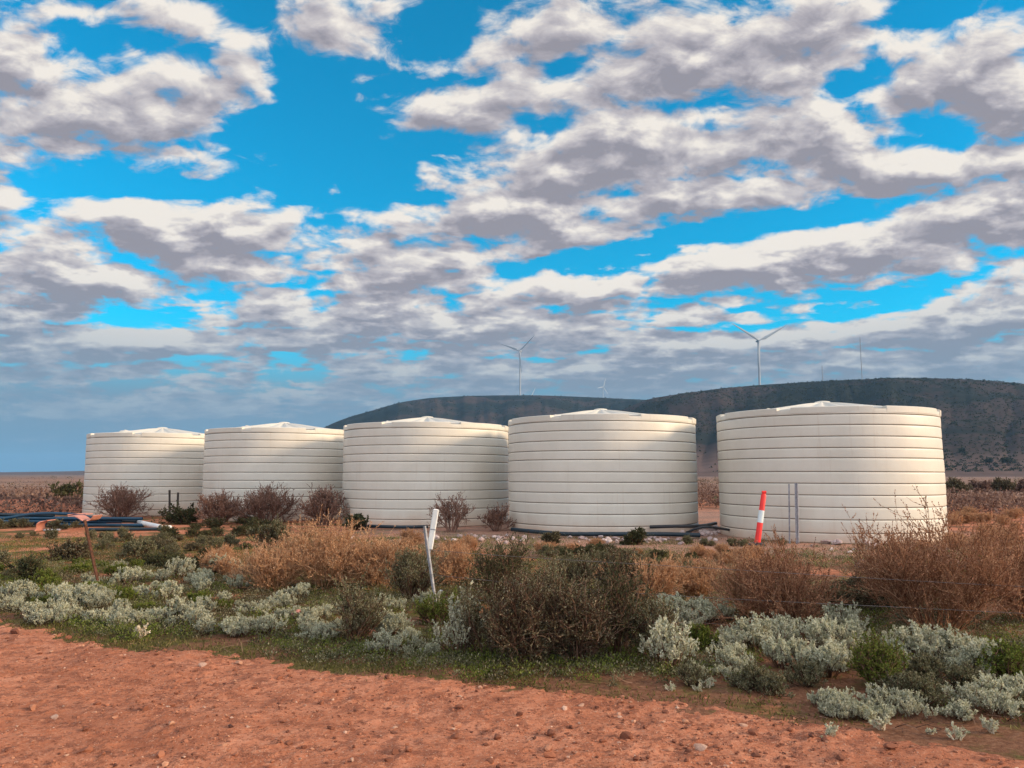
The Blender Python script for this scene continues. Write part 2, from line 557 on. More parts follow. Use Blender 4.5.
def soil_mat(name, track):
    m, g, b = mat(name, 0.95, 0.1)
    geo = g.n('ShaderNodeNewGeometry')
    p = geo.outputs['Position']
    big = g.noise(p, 0.5, 4, 0.6)
    mid = g.noise(p, 3.2, 6, 0.65)
    fine = g.noise(p, 28.0, 6, 0.7)
    grit = g.noise(p, 110.0, 3, 0.7)
    red = g.ramp(mid, [(0.25, (0.33, 0.110, 0.056)), (0.5, (0.49, 0.190, 0.104)), (0.75, (0.60, 0.27, 0.165))])
    red = g.mix(g.smooth(fine, 0.5, 0.75), red, (0.62, 0.31, 0.19))
    red = g.mix(g.math('MULTIPLY', g.smooth(fine, 0.30, 0.46, 1.0, 0.0), 0.6), red, (0.25, 0.075, 0.036))
    red = g.mix(g.math('MULTIPLY', g.smooth(grit, 0.62, 0.72), 0.5), red, (0.62, 0.36, 0.24))
    red = g.mix(g.math('MULTIPLY', g.smooth(big, 0.48, 0.68), 0.6), red, (0.30, 0.10, 0.05))
    if track:
        # broken crust: darker, rougher flakes of gravelly soil
        pn = g.noise(p, 7.5, 6, 0.78)
        red = g.mix(g.math('MULTIPLY', g.smooth(pn, 0.50, 0.57), 0.8), red, g.ramp(grit, [(0.35, (0.13, 0.045, 0.026)), (0.65, (0.36, 0.14, 0.085))]))
        red = g.mix(g.math('MULTIPLY', g.smooth(g.noise(p, 42.0, 4, 0.7), 0.56, 0.63), 0.85), red, (0.17, 0.065, 0.034))
        red = g.mix(g.math('MULTIPLY', g.smooth(g.noise(p, 60.0, 3, 0.7, 0.0, 2.3), 0.60, 0.67), 0.7), red, (0.66, 0.42, 0.30))
        col = red
    else:
        x, y, z = g.sep(p)
        dist = g.vmath('LENGTH', p)
        # litter and low growth between the shrubs, near the track
        litter = g.ramp(fine, [(0.3, (0.08, 0.038, 0.022)), (0.55, (0.19, 0.095, 0.055)), (0.8, (0.34, 0.21, 0.13))])
        green = g.ramp(fine, [(0.3, (0.045, 0.04, 0.014)), (0.6, (0.11, 0.105, 0.034)), (0.8, (0.20, 0.18, 0.07))])
        cover = g.smooth(g.math('ADD', g.noise(p, 0.9, 5, 0.65), g.smooth(y, 9.0, 16.0, 0.13, -0.02)), 0.43, 0.56)
        gc = g.smooth(g.math('SUBTRACT', g.noise(p, 1.7, 5, 0.65), g.math('MULTIPLY', x, 0.012)), 0.47, 0.60)
        col = g.mix(g.math('MULTIPLY', cover, 0.92), red, g.mix(gc, litter, green))
        # gravel pad round the tanks
        pad = g.smooth(g.math('ADD', y, g.math('ADD', g.math('MULTIPLY', x, 0.25), g.math('MULTIPLY', big, 2.5))), 16.6, 18.4)
        padx = g.math('MULTIPLY', g.smooth(x, -6.0, -2.0), g.smooth(x, 11.0, 13.5, 1.0, 0.0))
        padc = g.ramp(fine, [(0.3, (0.16, 0.10, 0.08)), (0.55, (0.36, 0.24, 0.19)), (0.8, (0.52, 0.42, 0.37))])
        pad_end = g.smooth(y, 30.0, 40.0, 1.0, 0.0)
        col = g.mix(g.math('MULTIPLY', g.math('MULTIPLY', pad, padx), g.math('MULTIPLY', pad_end, 0.7)), col, padc)
        # open plain
        pl = g.ramp(g.noise(g.vmath('MULTIPLY', p, (0.3, 1, 1)), 0.045, 6, 0.7), [(0.35, (0.16, 0.10, 0.075)), (0.55, (0.27, 0.17, 0.125)), (0.72, (0.38, 0.23, 0.15))])
        col = g.mix(g.smooth(dist, 38, 75), col, pl)
        far = g.ramp(g.noise(p, 0.006, 5, 0.65), [(0.35, (0.14, 0.105, 0.09)), (0.65, (0.24, 0.17, 0.14))])
        col = g.mix(g.smooth(dist, 250, 600), col, far)
    g.put(b.inputs['Base Color'], col)
    h = g.math('ADD', g.math('MULTIPLY', fine, 0.7), g.math('MULTIPLY', grit, 0.3))
    bp = g.n('ShaderNodeBump')
    bp.inputs['Strength'].default_value = 0.8
    bp.inputs['Distance'].default_value = 0.03
    g.put(bp.inputs['Height'], h)
    g.put(b.inputs['Normal'], bp.outputs[0])
    return m


M['ground'] = soil_mat('red_soil_and_litter', False)
M['track'] = soil_mat('red_track_soil', True)


def hill_mat():
    m, g, b = mat('scrubby_hillside', 0.95, 0.05)
    geo = g.n('ShaderNodeNewGeometry')
    p = geo.outputs['Position']
    x, y, z = g.sep(p)
    big = g.noise(p, 0.0055, 5, 0.6, 0.6)
    mid = g.noise(p, 0.03, 5, 0.7)
    dots = g.noise(p, 0.16, 3, 0.6)
    bare = g.ramp(mid, [(0.3, (0.036, 0.027, 0.026)), (0.7, (0.072, 0.052, 0.047))])  # bare and scrub tones darkened to stand in for cloud shadow on the hill
    scrub = g.ramp(mid, [(0.3, (0.012, 0.015, 0.015)), (0.7, (0.026, 0.029, 0.026))])
    col = g.mix(g.smooth(g.math('ADD', big, g.math('MULTIPLY', g.math('SUBTRACT', mid, 0.5), 0.5)), 0.40, 0.53), bare, scrub)
    col = g.mix(g.math('MULTIPLY', g.smooth(dots, 0.55, 0.66), 0.65), col, (0.025, 0.03, 0.02))
    plain = g.ramp(mid, [(0.3, (0.085, 0.058, 0.050)), (0.7, (0.15, 0.10, 0.085))])
    col = g.mix(g.smooth(g.math('ADD', z, g.math('MULTIPLY', big, 16.0)), 18.0, 34.0), plain, col)
    g.put(b.inputs['Base Color'], col)
    return m


M['hill'] = hill_mat()


def tank_mat():
    m, g, b = mat('cream_plastic', 0.42, 0.4)
    tc = g.n('ShaderNodeTexCoord')
    p = tc.outputs['Object']
    oi = g.n('ShaderNodeObjectInfo')
    x, y, z = g.sep(p)
    sp = g.vmath('ADD', p, g.vmath('SCALE', (1, 1, 1), scale=g.math('MULTIPLY', oi.outputs['Random'], 40.0)))
    cloudy = g.noise(sp, 1.3, 5, 0.6)
    streak = g.noise(g.vmath('MULTIPLY', sp, (9, 9, 0.35)), 1.0, 5, 0.7)
    speck = g.noise(sp, 45.0, 3, 0.6)
    c = g.ramp(cloudy, [(0.3, (0.63, 0.60, 0.515)), (0.7, (0.70, 0.67, 0.585))])
    c = g.mix(g.math('MULTIPLY', g.smooth(streak, 0.55, 0.75), 0.34), c, (0.52, 0.43, 0.33))
    c = g.mix(g.math('MULTIPLY', g.smooth(speck, 0.66, 0.74), 0.3), c, (0.45, 0.36, 0.28))
    dust = g.math('MULTIPLY', g.smooth(g.math('ADD', z, g.math('MULTIPLY', cloudy, 0.5)), 0.12, 0.8, 1.0, 0.0), 0.6)
    c = g.mix(dust, c, (0.55, 0.36, 0.25))
    g.put(b.inputs['Base Color'], c)
    return m


M['tank'] = tank_mat()
M['groove'] = flat_mat('dark_groove', (0.10, 0.065, 0.05), 0.9, 0.1, scale=3)  # darker brown on the groove floors of the tank wall
M['darkplastic'] = flat_mat('black_pipe_plastic', (0.025, 0.027, 0.032), 0.45, 0.4, scale=6, vary=0.4)
M['bluepipe'] = flat_mat('faded_blue_pipe_plastic', (0.008, 0.046, 0.092), 0.45, 0.4, scale=3, vary=0.35)
M['tealpipe'] = flat_mat('dark_teal_pipe_plastic', (0.012, 0.028, 0.042), 0.45, 0.4, scale=3, vary=0.35)
M['red'] = flat_mat('fluorescent_red_plastic', (0.82, 0.035, 0.03), 0.4, 0.4, scale=5, vary=0.1)
M['reflective'] = flat_mat('white_reflective_band', (0.70, 0.80, 0.82), 0.3, 0.5, scale=20, vary=0.06)
M['white'] = flat_mat('weathered_white_plastic', (0.75, 0.76, 0.74), 0.45, 0.4, scale=7, vary=0.1)
M['galv'] = flat_mat('galvanised_steel', (0.30, 0.31, 0.34), 0.6, 0.4, metal=0.3, scale=14, vary=0.35, bump=0.3)
M['rust'] = flat_mat('rusted_steel', (0.12, 0.055, 0.035), 0.85, 0.2, metal=0.2, scale=25, vary=0.5, bump=0.5)
M['darksteel'] = flat_mat('dark_steel', (0.06, 0.05, 0.045), 0.7, 0.3, metal=0.3, scale=12, vary=0.4)
M['pink'] = flat_mat('faded_salmon_plastic', (0.58, 0.26, 0.20), 0.6, 0.3, scale=4, vary=0.2)
M['scrap'] = flat_mat('dirty_pale_plastic', (0.50, 0.42, 0.38), 0.6, 0.3, scale=9, vary=0.25)
M['turbine'] = flat_mat('turbine_paint', (0.30, 0.34, 0.38), 0.5, 0.3, scale=0.05, vary=0.06)
M['mast'] = flat_mat('mast_steel', (0.30, 0.31, 0.33), 0.6, 0.3, scale=0.1, vary=0.1)
M['wire'] = flat_mat('old_fence_wire', (0.22, 0.20, 0.19), 0.6, 0.4, metal=0.4, scale=20, vary=0.3)


def stone_mat(name, stops):
    m, g, b = mat(name, 0.9, 0.2)
    tc = g.n('ShaderNodeTexCoord')
    geo = g.n('ShaderNodeNewGeometry')
    oi = g.n('ShaderNodeObjectInfo')
    r = g.math('FRACT', g.math('ADD', geo.outputs['Random Per Island'], oi.outputs['Random']))
    c = g.ramp(r, stops)
    n = g.noise(tc.outputs['Object'], 22.0, 5, 0.7)
    c = g.mix(g.math('MULTIPLY', g.smooth(n, 0.35, 0.7, 1.0, 0.0), 0.55), c, (0.34, 0.13, 0.07))
    g.put(b.inputs['Base Color'], c)
    bp = g.n('ShaderNodeBump')
    bp.inputs['Strength'].default_value = 0.6
    bp.inputs['Distance'].default_value = 0.01
    g.put(bp.inputs['Height'], n)
    g.put(b.inputs['Normal'], bp.outputs[0])
    return m


M['stone'] = stone_mat('track_stone', [(0.0, (0.06, 0.03, 0.026)), (0.45, (0.16, 0.06, 0.036)), (0.7, (0.38, 0.16, 0.095)), (0.92, (0.54, 0.30, 0.19)), (1.0, (0.62, 0.46, 0.36))])
M['rubble'] = stone_mat('grey_rubble', [(0.0, (0.28, 0.25, 0.26)), (0.5, (0.52, 0.48, 0.49)), (1.0, (0.70, 0.66, 0.65))])

# ------------------------------------------------------------------ terrain
def build_ground():
    def axis(lim, step0, grow, lo=None):
        a, s = [0.0], step0
        while a[-1] < lim:
            a.append(a[-1] + s)
            if a[-1] > 22:
                s *= grow
        return a
    ax = axis(9000, 0.16, 1.16)
    xs = np.array([-k for k in ax[:0:-1]] + ax)
    ay = axis(9000, 0.16, 1.16)
    back = axis(300, 1.2, 1.4)
    ys = np.array([-k for k in back[:0:-1]] + ay)
    X, Y = np.meshgrid(xs, ys)
    Z = gz(X, Y) - 0.14 * np.clip((edge_y(X) - 0.45 - Y) / .3, 0, 1) * (np.abs(X + 1) < 9.5)
    nx, ny = len(xs), len(ys)
    V = np.stack([X, Y, Z], -1).reshape(-1, 3)
    i = np.arange(nx * ny).reshape(ny, nx)
    Q = np.stack([i[:-1, :-1], i[:-1, 1:], i[1:, 1:], i[1:, :-1]], -1).reshape(-1, 4)
    o = link('ground', quads_mesh('ground', V, Q, M['ground'], smooth=True))
    tag(o, kind='structure')


def track_z(x, y):
    e = edge_y(x) + 0.5 * (fbm(np.asarray(x) * 1.7, np.asarray(y) * 1.7, 4, 31) - 0.5) + 0.5 * (fbm(np.asarray(x) * 7, np.asarray(y) * 7, 4, 35, .7) - 0.5)
    d = e - y
    z = gz(x, y) + 0.012 + 0.045 * (fbm(np.asarray(x) * 1.6, np.asarray(y) * 2.4, 4, 3, 0.5) - 0.5) + 0.075 * np.clip(fbm(np.asarray(x) * 13, np.asarray(y) * 14, 4, 77, .7) - 0.55, 0, 1)
    # shallow wheel ruts along the track
    z = z - 0.025 * np.exp(-((d - 1.0) / 0.35) ** 2) - 0.02 * np.exp(-((d - 2.6) / 0.4) ** 2)
    z = z - 0.25 * np.clip(-d + 0.08, 0, 1) ** 1.0
    return np.maximum(z, gz(x, y) - 0.12), d


def build_track():
    xs = np.arange(-11, 9.01, 0.028)
    ys = np.concatenate([np.arange(-2, 2.4, 0.12), np.arange(2.4, 5.0, 0.022), np.arange(5.0, 12.5, 0.034)])
    X, Y = np.meshgrid(xs, ys)
    Z, d = track_z(X, Y)
    nx, ny = len(xs), len(ys)
    V = np.stack([X, Y, Z], -1).reshape(-1, 3)
    i = np.arange(nx * ny).reshape(ny, nx)
    Q = np.stack([i[:-1, :-1], i[:-1, 1:], i[1:, 1:], i[1:, :-1]], -1).reshape(-1, 4)
    ok = (d > -0.45).reshape(-1)
    Q = Q[ok[Q].all(1)]
    used = np.zeros(len(V), bool)
    used[Q.ravel()] = True
    idx = np.cumsum(used) - 1
    o = link('dirt_track', quads_mesh('dirt_track', V[used], idx[Q], M['track'], smooth=True))
    tag(o, kind='structure')


HILL_FN = {}


def build_hill(key, sky_px, r0, rc, r1, foot, seed, rough):
    """a ridge whose crest is seen along the given skyline points"""
    az, el = [], []
    for px, py in sky_px:
        d = ray(px, py)
        az.append(math.atan2(d[0], d[1]))
        el.append(d[2] / math.hypot(d[0], d[1]))
    A = np.linspace(az[0], az[-1], 420)
    E = np.interp(A, az, el)
    E = np.convolve(np.pad(E, 6, mode='edge'), np.ones(13) / 13, mode='valid')
    R = np.concatenate([np.linspace(r0, rc, 70), np.linspace(rc, r1, 24)[1:]])
    s = np.clip((R - r0) / (rc - r0), 0, 1)
    s = foot * s + (1 - foot) * (s * s * (3 - 2 * s)) ** 1.25
    back = np.clip((R - rc) / (r1 - rc), 0, 1)
    s = s * (1 - back ** 1.5 * 0.9)
    AA, RR = np.meshgrid(A, R)
    X, Y = RR * np.sin(AA), RR * np.cos(AA)
    prof = s[:, None] * np.ones_like(AA)
    n = fbm(X * 0.006, Y * 0.006, 5, seed) - 0.5
    gul = np.abs(fbm(AA * 34 + n * .8, RR * .0012, 3, seed + 50) - .5) * 2
    prof = prof * (1 - .13 * (1 - gul) ** 3 * np.clip(1.15 - prof, 0, 1)) * (1 + rough * n * np.minimum(1, (RR - r0) / (rc - r0) * 1.6))
    ang = (prof / RR).max(0)
    H = prof * (E / ang)[None, :] + CAM_H * prof / prof.max()
    H = H - 0.5
    V = np.stack([X, Y, H], -1).reshape(-1, 3)
    ny, nx = X.shape
    i = np.arange(nx * ny).reshape(ny, nx)
    Q = np.stack([i[:-1, :-1], i[:-1, 1:], i[1:, 1:], i[1:, :-1]], -1).reshape(-1, 4)
    o = link('hill', quads_mesh('hill', V, Q, M['hill'], smooth=True))
    tag(o, kind='structure')
    HILL_FN[key] = (A, R, H)


def hill_height(name, a, r):
    A, R, H = HILL_FN[name]
    j = np.clip(np.interp(a, A, np.arange(len(A))), 0, len(A) - 1.001)
    i = np.clip(np.interp(r, R, np.arange(len(R))), 0, len(R) - 1.001)
    j0, i0 = j.astype(int), i.astype(int)
    fj, fi = j - j0, i - i0
    return (H[i0, j0] * (1 - fi) + H[i0 + 1, j0] * fi) * (1 - fj) + (H[i0, j0 + 1] * (1 - fi) + H[i0 + 1, j0 + 1] * fi) * fj


def build_mound():
    cx, cy = gp(18, 511)
    n = 60
    a = np.linspace(-1, 1, n)
    U, V_ = np.meshgrid(a, a)
    X, Y = cx + U * 3.6, cy + V_ * 2.0
    rr = np.hypot(U, V_)
    Z = .55 * np.clip(1 - rr ** 2, -.2, 1) * (0.6 + .8 * fbm(X * .9, Y * .9, 4, 3)) - .02
    Vv = np.stack([X, Y, Z], -1).reshape(-1, 3)
    i = np.arange(n * n).reshape(n, n)
    Q = np.stack([i[:-1, :-1], i[:-1, 1:], i[1:, 1:], i[1:, :-1]], -1).reshape(-1, 4)
    tag(link('dirt_mound', quads_mesh('dirt_mound', Vv, Q, M['track'], smooth=True)), kind='structure')


build_ground()
build_track()
build_mound()
build_hill('near', [(560, 440), (600, 424), (625, 408), (650, 398), (680, 393.5), (720, 388), (760, 384.5), (800, 382), (830, 380.5), (870, 378.5), (910, 377.5), (960, 378.5), (1000, 381), (1040, 385), (1100, 393), (1180, 408), (1300, 432)],
           520, 1150, 1900, 0.16, 11, 0.45)
build_hill('far', [(230, 474), (300, 440), (332, 423), (350, 416.5), (380, 408), (400, 402), (430, 397.5), (470, 395.5), (500, 395), (540, 395), (580, 396.5), (620, 398.5), (660, 400), (720, 402), (800, 410), (900, 430)],
           900, 1800, 2700, 0.10, 23, 0.4)
build_hill('low', [(-330, 471), (-100, 470.5), (0, 472), (60, 471.2), (100, 470), (160, 471), (260, 471), (330, 473.5)], 1600, 2600, 3600, 0.2, 37, 0.3)


def build_haze():
    mb = MB()
    mb.box((0, 0, 148), (24000, 24000, 304))
    m = bpy.data.materials.new('haze_air')
    m.use_nodes = True
    nt = m.node_tree
    nt.nodes.clear()
    v = nt.nodes.new('ShaderNodeVolumePrincipled')
    v.inputs['Color'].default_value = (0.28, 0.62, 1.0, 1)
    v.inputs['Density'].default_value = HAZE
    out = nt.nodes.new('ShaderNodeOutputMaterial')
    nt.links.new(v.outputs[0], out.inputs['Volume'])
    o = mb.build('haze', m)
    tag(o, kind='stuff')


HAZE = 0.00010
if HAZE:
    build_haze()

# ------------------------------------------------------------------ water tanks
TANK_R, TANK_H = 2.78, 3.14


def tank_wall():
    mb = MB()
    zs = [0.0, 0.235, 0.545, 0.83, 1.11, 1.385, 1.66, 1.985, 2.225, 2.495, 2.765, 3.02]   # groove heights
    prof = [(TANK_R - 0.03, 0.0)]
    pm = []
    g = 0.011
    for i in range(1, len(zs) + 1):
        a = zs[i - 1]
        b = zs[i] if i < len(zs) else TANK_H
        for t in (0.02, 0.08, 0.2, 0.4, 0.6, 0.8, 0.92):
            z = a + g + (b - a - 2 * g) * t
            r = TANK_R + 0.004 * math.sin(math.pi * t) ** 0.35
            prof.append((r, z))
            pm.append(0)
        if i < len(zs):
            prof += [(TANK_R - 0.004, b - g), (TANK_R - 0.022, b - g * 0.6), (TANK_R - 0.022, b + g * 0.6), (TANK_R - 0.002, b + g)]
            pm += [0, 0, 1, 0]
    prof += [(TANK_R + 0.004, TANK_H), (TANK_R - 0.05, TANK_H + 0.012), (TANK_R - 0.12, TANK_H + 0.01)]
    pm += [0, 0, 0]
    n = 160
    V, F, mi = [], [], []
    rng = np.random.default_rng(3)
    a = np.linspace(0, 2 * math.pi, n, endpoint=False)
    for (r, z) in prof:
        wob = 0.006 * np.sin(3 * a + 2 * z) + 0.004 * np.sin(7 * a - 3 * z)
        V.append(np.stack([(r + wob) * np.cos(a), (r + wob) * np.sin(a), np.full(n, z) + 0.006 * np.sin(2 * a + z)], -1))
    V = np.concatenate(V)
    k = np.arange(n)
    Q = []
    for i in range(len(prof) - 1):
        Q.append(np.stack([i * n + k, i * n + (k + 1) % n, (i + 1) * n + (k + 1) % n, (i + 1) * n + k], -1))
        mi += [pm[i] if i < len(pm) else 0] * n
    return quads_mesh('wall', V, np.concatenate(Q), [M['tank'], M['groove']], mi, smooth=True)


def tank_roof():
    n, rings = 240, 26
    a = np.linspace(0, 2 * math.pi, n, endpoint=False)
    V = []
    rr = np.linspace(TANK_R - 0.07, 0.14, rings)
    for r in rr:
        t = 1 - r / TANK_R
        z = TANK_H + 0.012 + 0.40 * t ** 1.12
        rib = np.clip(np.cos(a * 24) * 2.2, -1, 1) * 0.026 * min(1, t * 6) * min(1, (r - 0.1) / 0.5)
        V.append(np.stack([r * np.cos(a), r * np.sin(a), z + rib], -1))
    k = np.arange(n)
    Q = [np.stack([i * n + k, i * n + (k + 1) % n, (i + 1) * n + (k + 1) % n, (i + 1) * n + k], -1) for i in range(rings - 1)]
    return quads_mesh('roof', np.concatenate(V), np.concatenate(Q), M['tank'], smooth=True)


def rim_lug():
    """raised step of the rim, centred on angle 0"""
    mb = MB()
    n, w = 18, math.radians(19)
    prof = [(TANK_R + 0.012, TANK_H - 0.085), (TANK_R + 0.018, TANK_H + 0.052), (TANK_R - 0.005, TANK_H + 0.068), (TANK_R - 0.15, TANK_H + 0.070), (TANK_R - 0.19, TANK_H + 0.02), (TANK_R - 0.19, TANK_H - 0.05)]
    V, F = [], []
    for i in range(n + 1):
        a = -w + 2 * w * i / n
        for r, z in prof:
            V.append((r * math.cos(a), r * math.sin(a), z))
    m = len(prof)
    for i in range(n):
        for j in range(m - 1):
            F.append((i * m + j, (i + 1) * m + j, (i + 1) * m + j + 1, i * m + j + 1))
    F.append(tuple(range(m)))
    F.append(tuple(n * m + j for j in range(m - 1, -1, -1)))
    mb.add(V, F)
    o = mb.build('rim_step', M['tank'])
    return o


def make_tank():
    t = empty('water_tank')
    link('wall', tank_wall(), t)
    rf = link('roof', tank_roof(), t)
    mb = MB()
    mb.lathe([(0.0001, 0.435), (0.10, 0.43), (0.18, 0.415), (0.21, 0.39), (0.21, 0.34)], 32, c=(0, 0, TANK_H))
    mb.build('vent_cap', M['tank'], rf, smooth=True, angle=50)
    mb = MB()
    hz = TANK_H + 0.20
    mb.lathe([(0.0001, 0.075), (0.20, 0.072), (0.245, 0.05), (0.25, 0.0), (0.25, -0.16)], 32, c=(0.1, -1.42, hz))
    mb.box((0.1, -1.42, hz + 0.085), (0.34, 0.05, 0.03), bev=0.01)
    mb.build('hatch_lid', M['tank'], rf, smooth=True, angle=40)
    lug = rim_lug()
    for k in range(8):
        o = lug if k == 0 else lug.copy()
        if k:
            COL.objects.link(o)
        o.parent = t
        o.rotation_euler = (0, 0, math.radians(45 * k + 22))
    return t


TANKS = [
    ((8.41, 20.78), 0.30, "cream ribbed water tank nearest the viewer, behind the red and white bollard"),
    ((2.68, 23.20), 1.05, "cream ribbed water tank with a thick black pipe leaving its right foot"),
    ((-2.90, 26.33), 2.2, "cream ribbed water tank behind the leaning white marker post, middle of the five"),
    ((-8.64, 29.19), 3.4, "cream ribbed water tank with three bare purplish shrubs along its foot, second from the left"),
    ((-14.75, 32.5), 4.1, "cream ribbed water tank farthest left, behind the blue pipe pile and two dark stakes"),
]
proto = make_tank()
for i, ((x, y), rz, lab) in enumerate(TANKS):
    t = proto if i == 0 else copy_tree(proto)
    t.location = (x, y, -0.01)
    # turn each tank so that a rim step faces the camera
    t.rotation_euler = (0, 0, math.atan2(-y, -x) + math.radians(-22 + 4 * math.sin(rz * 5)))
    tag(t, lab, 'water tank', 'row of cream water tanks')

# ------------------------------------------------------------------ plants
def unit(v):
    return v / (np.linalg.norm(v, axis=-1, keepdims=True) + 1e-9)


def grow(rng, P0, D0, L, nseg, wig, up):
    """N wavy shoots: returns (N, nseg+1, 3) points"""
    P = [P0]
    D = D0.copy()
    for k in range(nseg):
        D = unit(D + wig * rng.normal(size=D.shape) + np.array([0, 0, up]))
        P.append(P[-1] + D * (L / nseg)[:, None])
    return np.stack(P, 1)


def along(rng, S, n, lo, hi):
    """n random points with directions on each shoot of S"""
    N, k, _ = S.shape
    t = rng.uniform(lo, hi, (N, n)) * (k - 1)
    i = np.minimum(t.astype(int), k - 2)
    f = (t - i)[..., None]
    r = np.arange(N)[:, None]
    p = S[r, i] * (1 - f) + S[r, i + 1] * f
    d = unit(S[r, i + 1] - S[r, i])
    return p.reshape(-1, 3), d.reshape(-1, 3)


def twig_mesh(shoots):
    """shoots: list of (S, r0, r1) -> tapered three-sided tubes"""
    Vs, Qs, n0 = [], [], 0
    for S, r0, r1 in shoots:
        N, k, _ = S.shape
        T = np.gradient(S, axis=1)
        T = unit(T)
        ref = np.where(np.abs(T[..., 2:3]) < 0.9, np.array([0, 0, 1.0]), np.array([1.0, 0, 0]))
        a = unit(np.cross(T, ref))
        b = np.cross(a, T)
        rad = np.linspace(r0, r1, k)[None, :, None, None]
        an = np.array([0, 2.0944, 4.18879])
        ring = S[:, :, None, :] + rad * (np.cos(an)[None, None, :, None] * a[:, :, None, :] + np.sin(an)[None, None, :, None] * b[:, :, None, :])
        idx = np.arange(N * k * 3).reshape(N, k, 3) + n0
        nx = np.roll(idx, -1, axis=2)
        Q = np.stack([idx[:, :-1], nx[:, :-1], nx[:, 1:], idx[:, 1:]], -1).reshape(-1, 4)
        Vs.append(ring.reshape(-1, 3))
        Qs.append(Q)
        n0 += N * k * 3
    return np.concatenate(Vs), np.concatenate(Qs)


def leaf_quads(rng, P, D, L, Wd):
    N = len(P)
    L = L * rng.uniform(0.6, 1.3, (N, 1))
    Wd = Wd * rng.uniform(0.7, 1.25, (N, 1))
    side = unit(np.cross(D, unit(rng.normal(size=(N, 3)))))
    nrm = np.cross(side, D)
    mid = P + D * L * 0.5 + nrm * L * 0.08
    V = np.stack([P, mid + side * Wd / 2, P + D * L, mid - side * Wd / 2], 1).reshape(-1, 3)
    Q = np.arange(N * 4).reshape(N, 4)
    return V, Q


KINDS = {
    #          stems k1 k2 leaves/twig  leafL leafW  spread  shape  twig radius  wiggle up   leaf material / stem material
    'silver':   dict(n0=15, k1=5, k2=4, lv=12, L=.026, W=.013, lo=.5, tw=.0024, wig=.16, up=.25, leaf='silver', stem='stem', dome=.75, rise=.9),
    'greygreen': dict(n0=18, k1=7, k2=5, lv=10, L=.020, W=.010, lo=.35, tw=.0028, wig=.18, up=.12, leaf='greygreen', stem='stem', dome=.8, rise=.5),
    'olive':    dict(n0=18, k1=7, k2=5, lv=11, L=.020, W=.011, lo=.3, tw=.0028, wig=.18, up=.05, leaf='olive', stem='stem', dome=.85),
    'bluebush': dict(n0=26, k1=8, k2=6, lv=9, L=.020, W=.011, lo=.4, tw=.0034, wig=.24, up=.04, leaf='bluebush', stem='stem', dome=.85),
    'green':    dict(n0=16, k1=7, k2=5, lv=10, L=.020, W=.010, lo=.3, tw=.0030, wig=.14, up=.18, leaf='green', stem='stem', dome=.8),
    'dry':      dict(n0=34, k1=8, k2=5, lv=11, L=.017, W=.0085, lo=.25, tw=.0022, wig=.16, up=.05, leaf='dry', stem='dry', dome=.6, rise=.45),
    'drybrown': dict(n0=28, k1=8, k2=5, lv=13, L=.019, W=.011, lo=.25, tw=.0026, wig=.17, up=.06, leaf='drybrown', stem='drybrown', dome=.6, rise=.5),
    'bare':     dict(n0=24, k1=6, k2=6, lv=3, L=.03, W=.016, lo=.55, tw=.0055, wig=.16, up=.06, leaf='purple', stem='purple', dome=.7),
    'mauve':    dict(n0=12, k1=5, k2=4, lv=4, L=.06, W=.035, lo=.35, tw=.006, wig=.2, up=.04, leaf='mauve', stem='mauve', dome=.8),
    'seedling': dict(n0=6, k1=3, k2=2, lv=6, L=.022, W=.012, lo=.4, tw=.0028, wig=.16, up=.15, leaf='silver', stem='pale_twig', dome=.7),
}


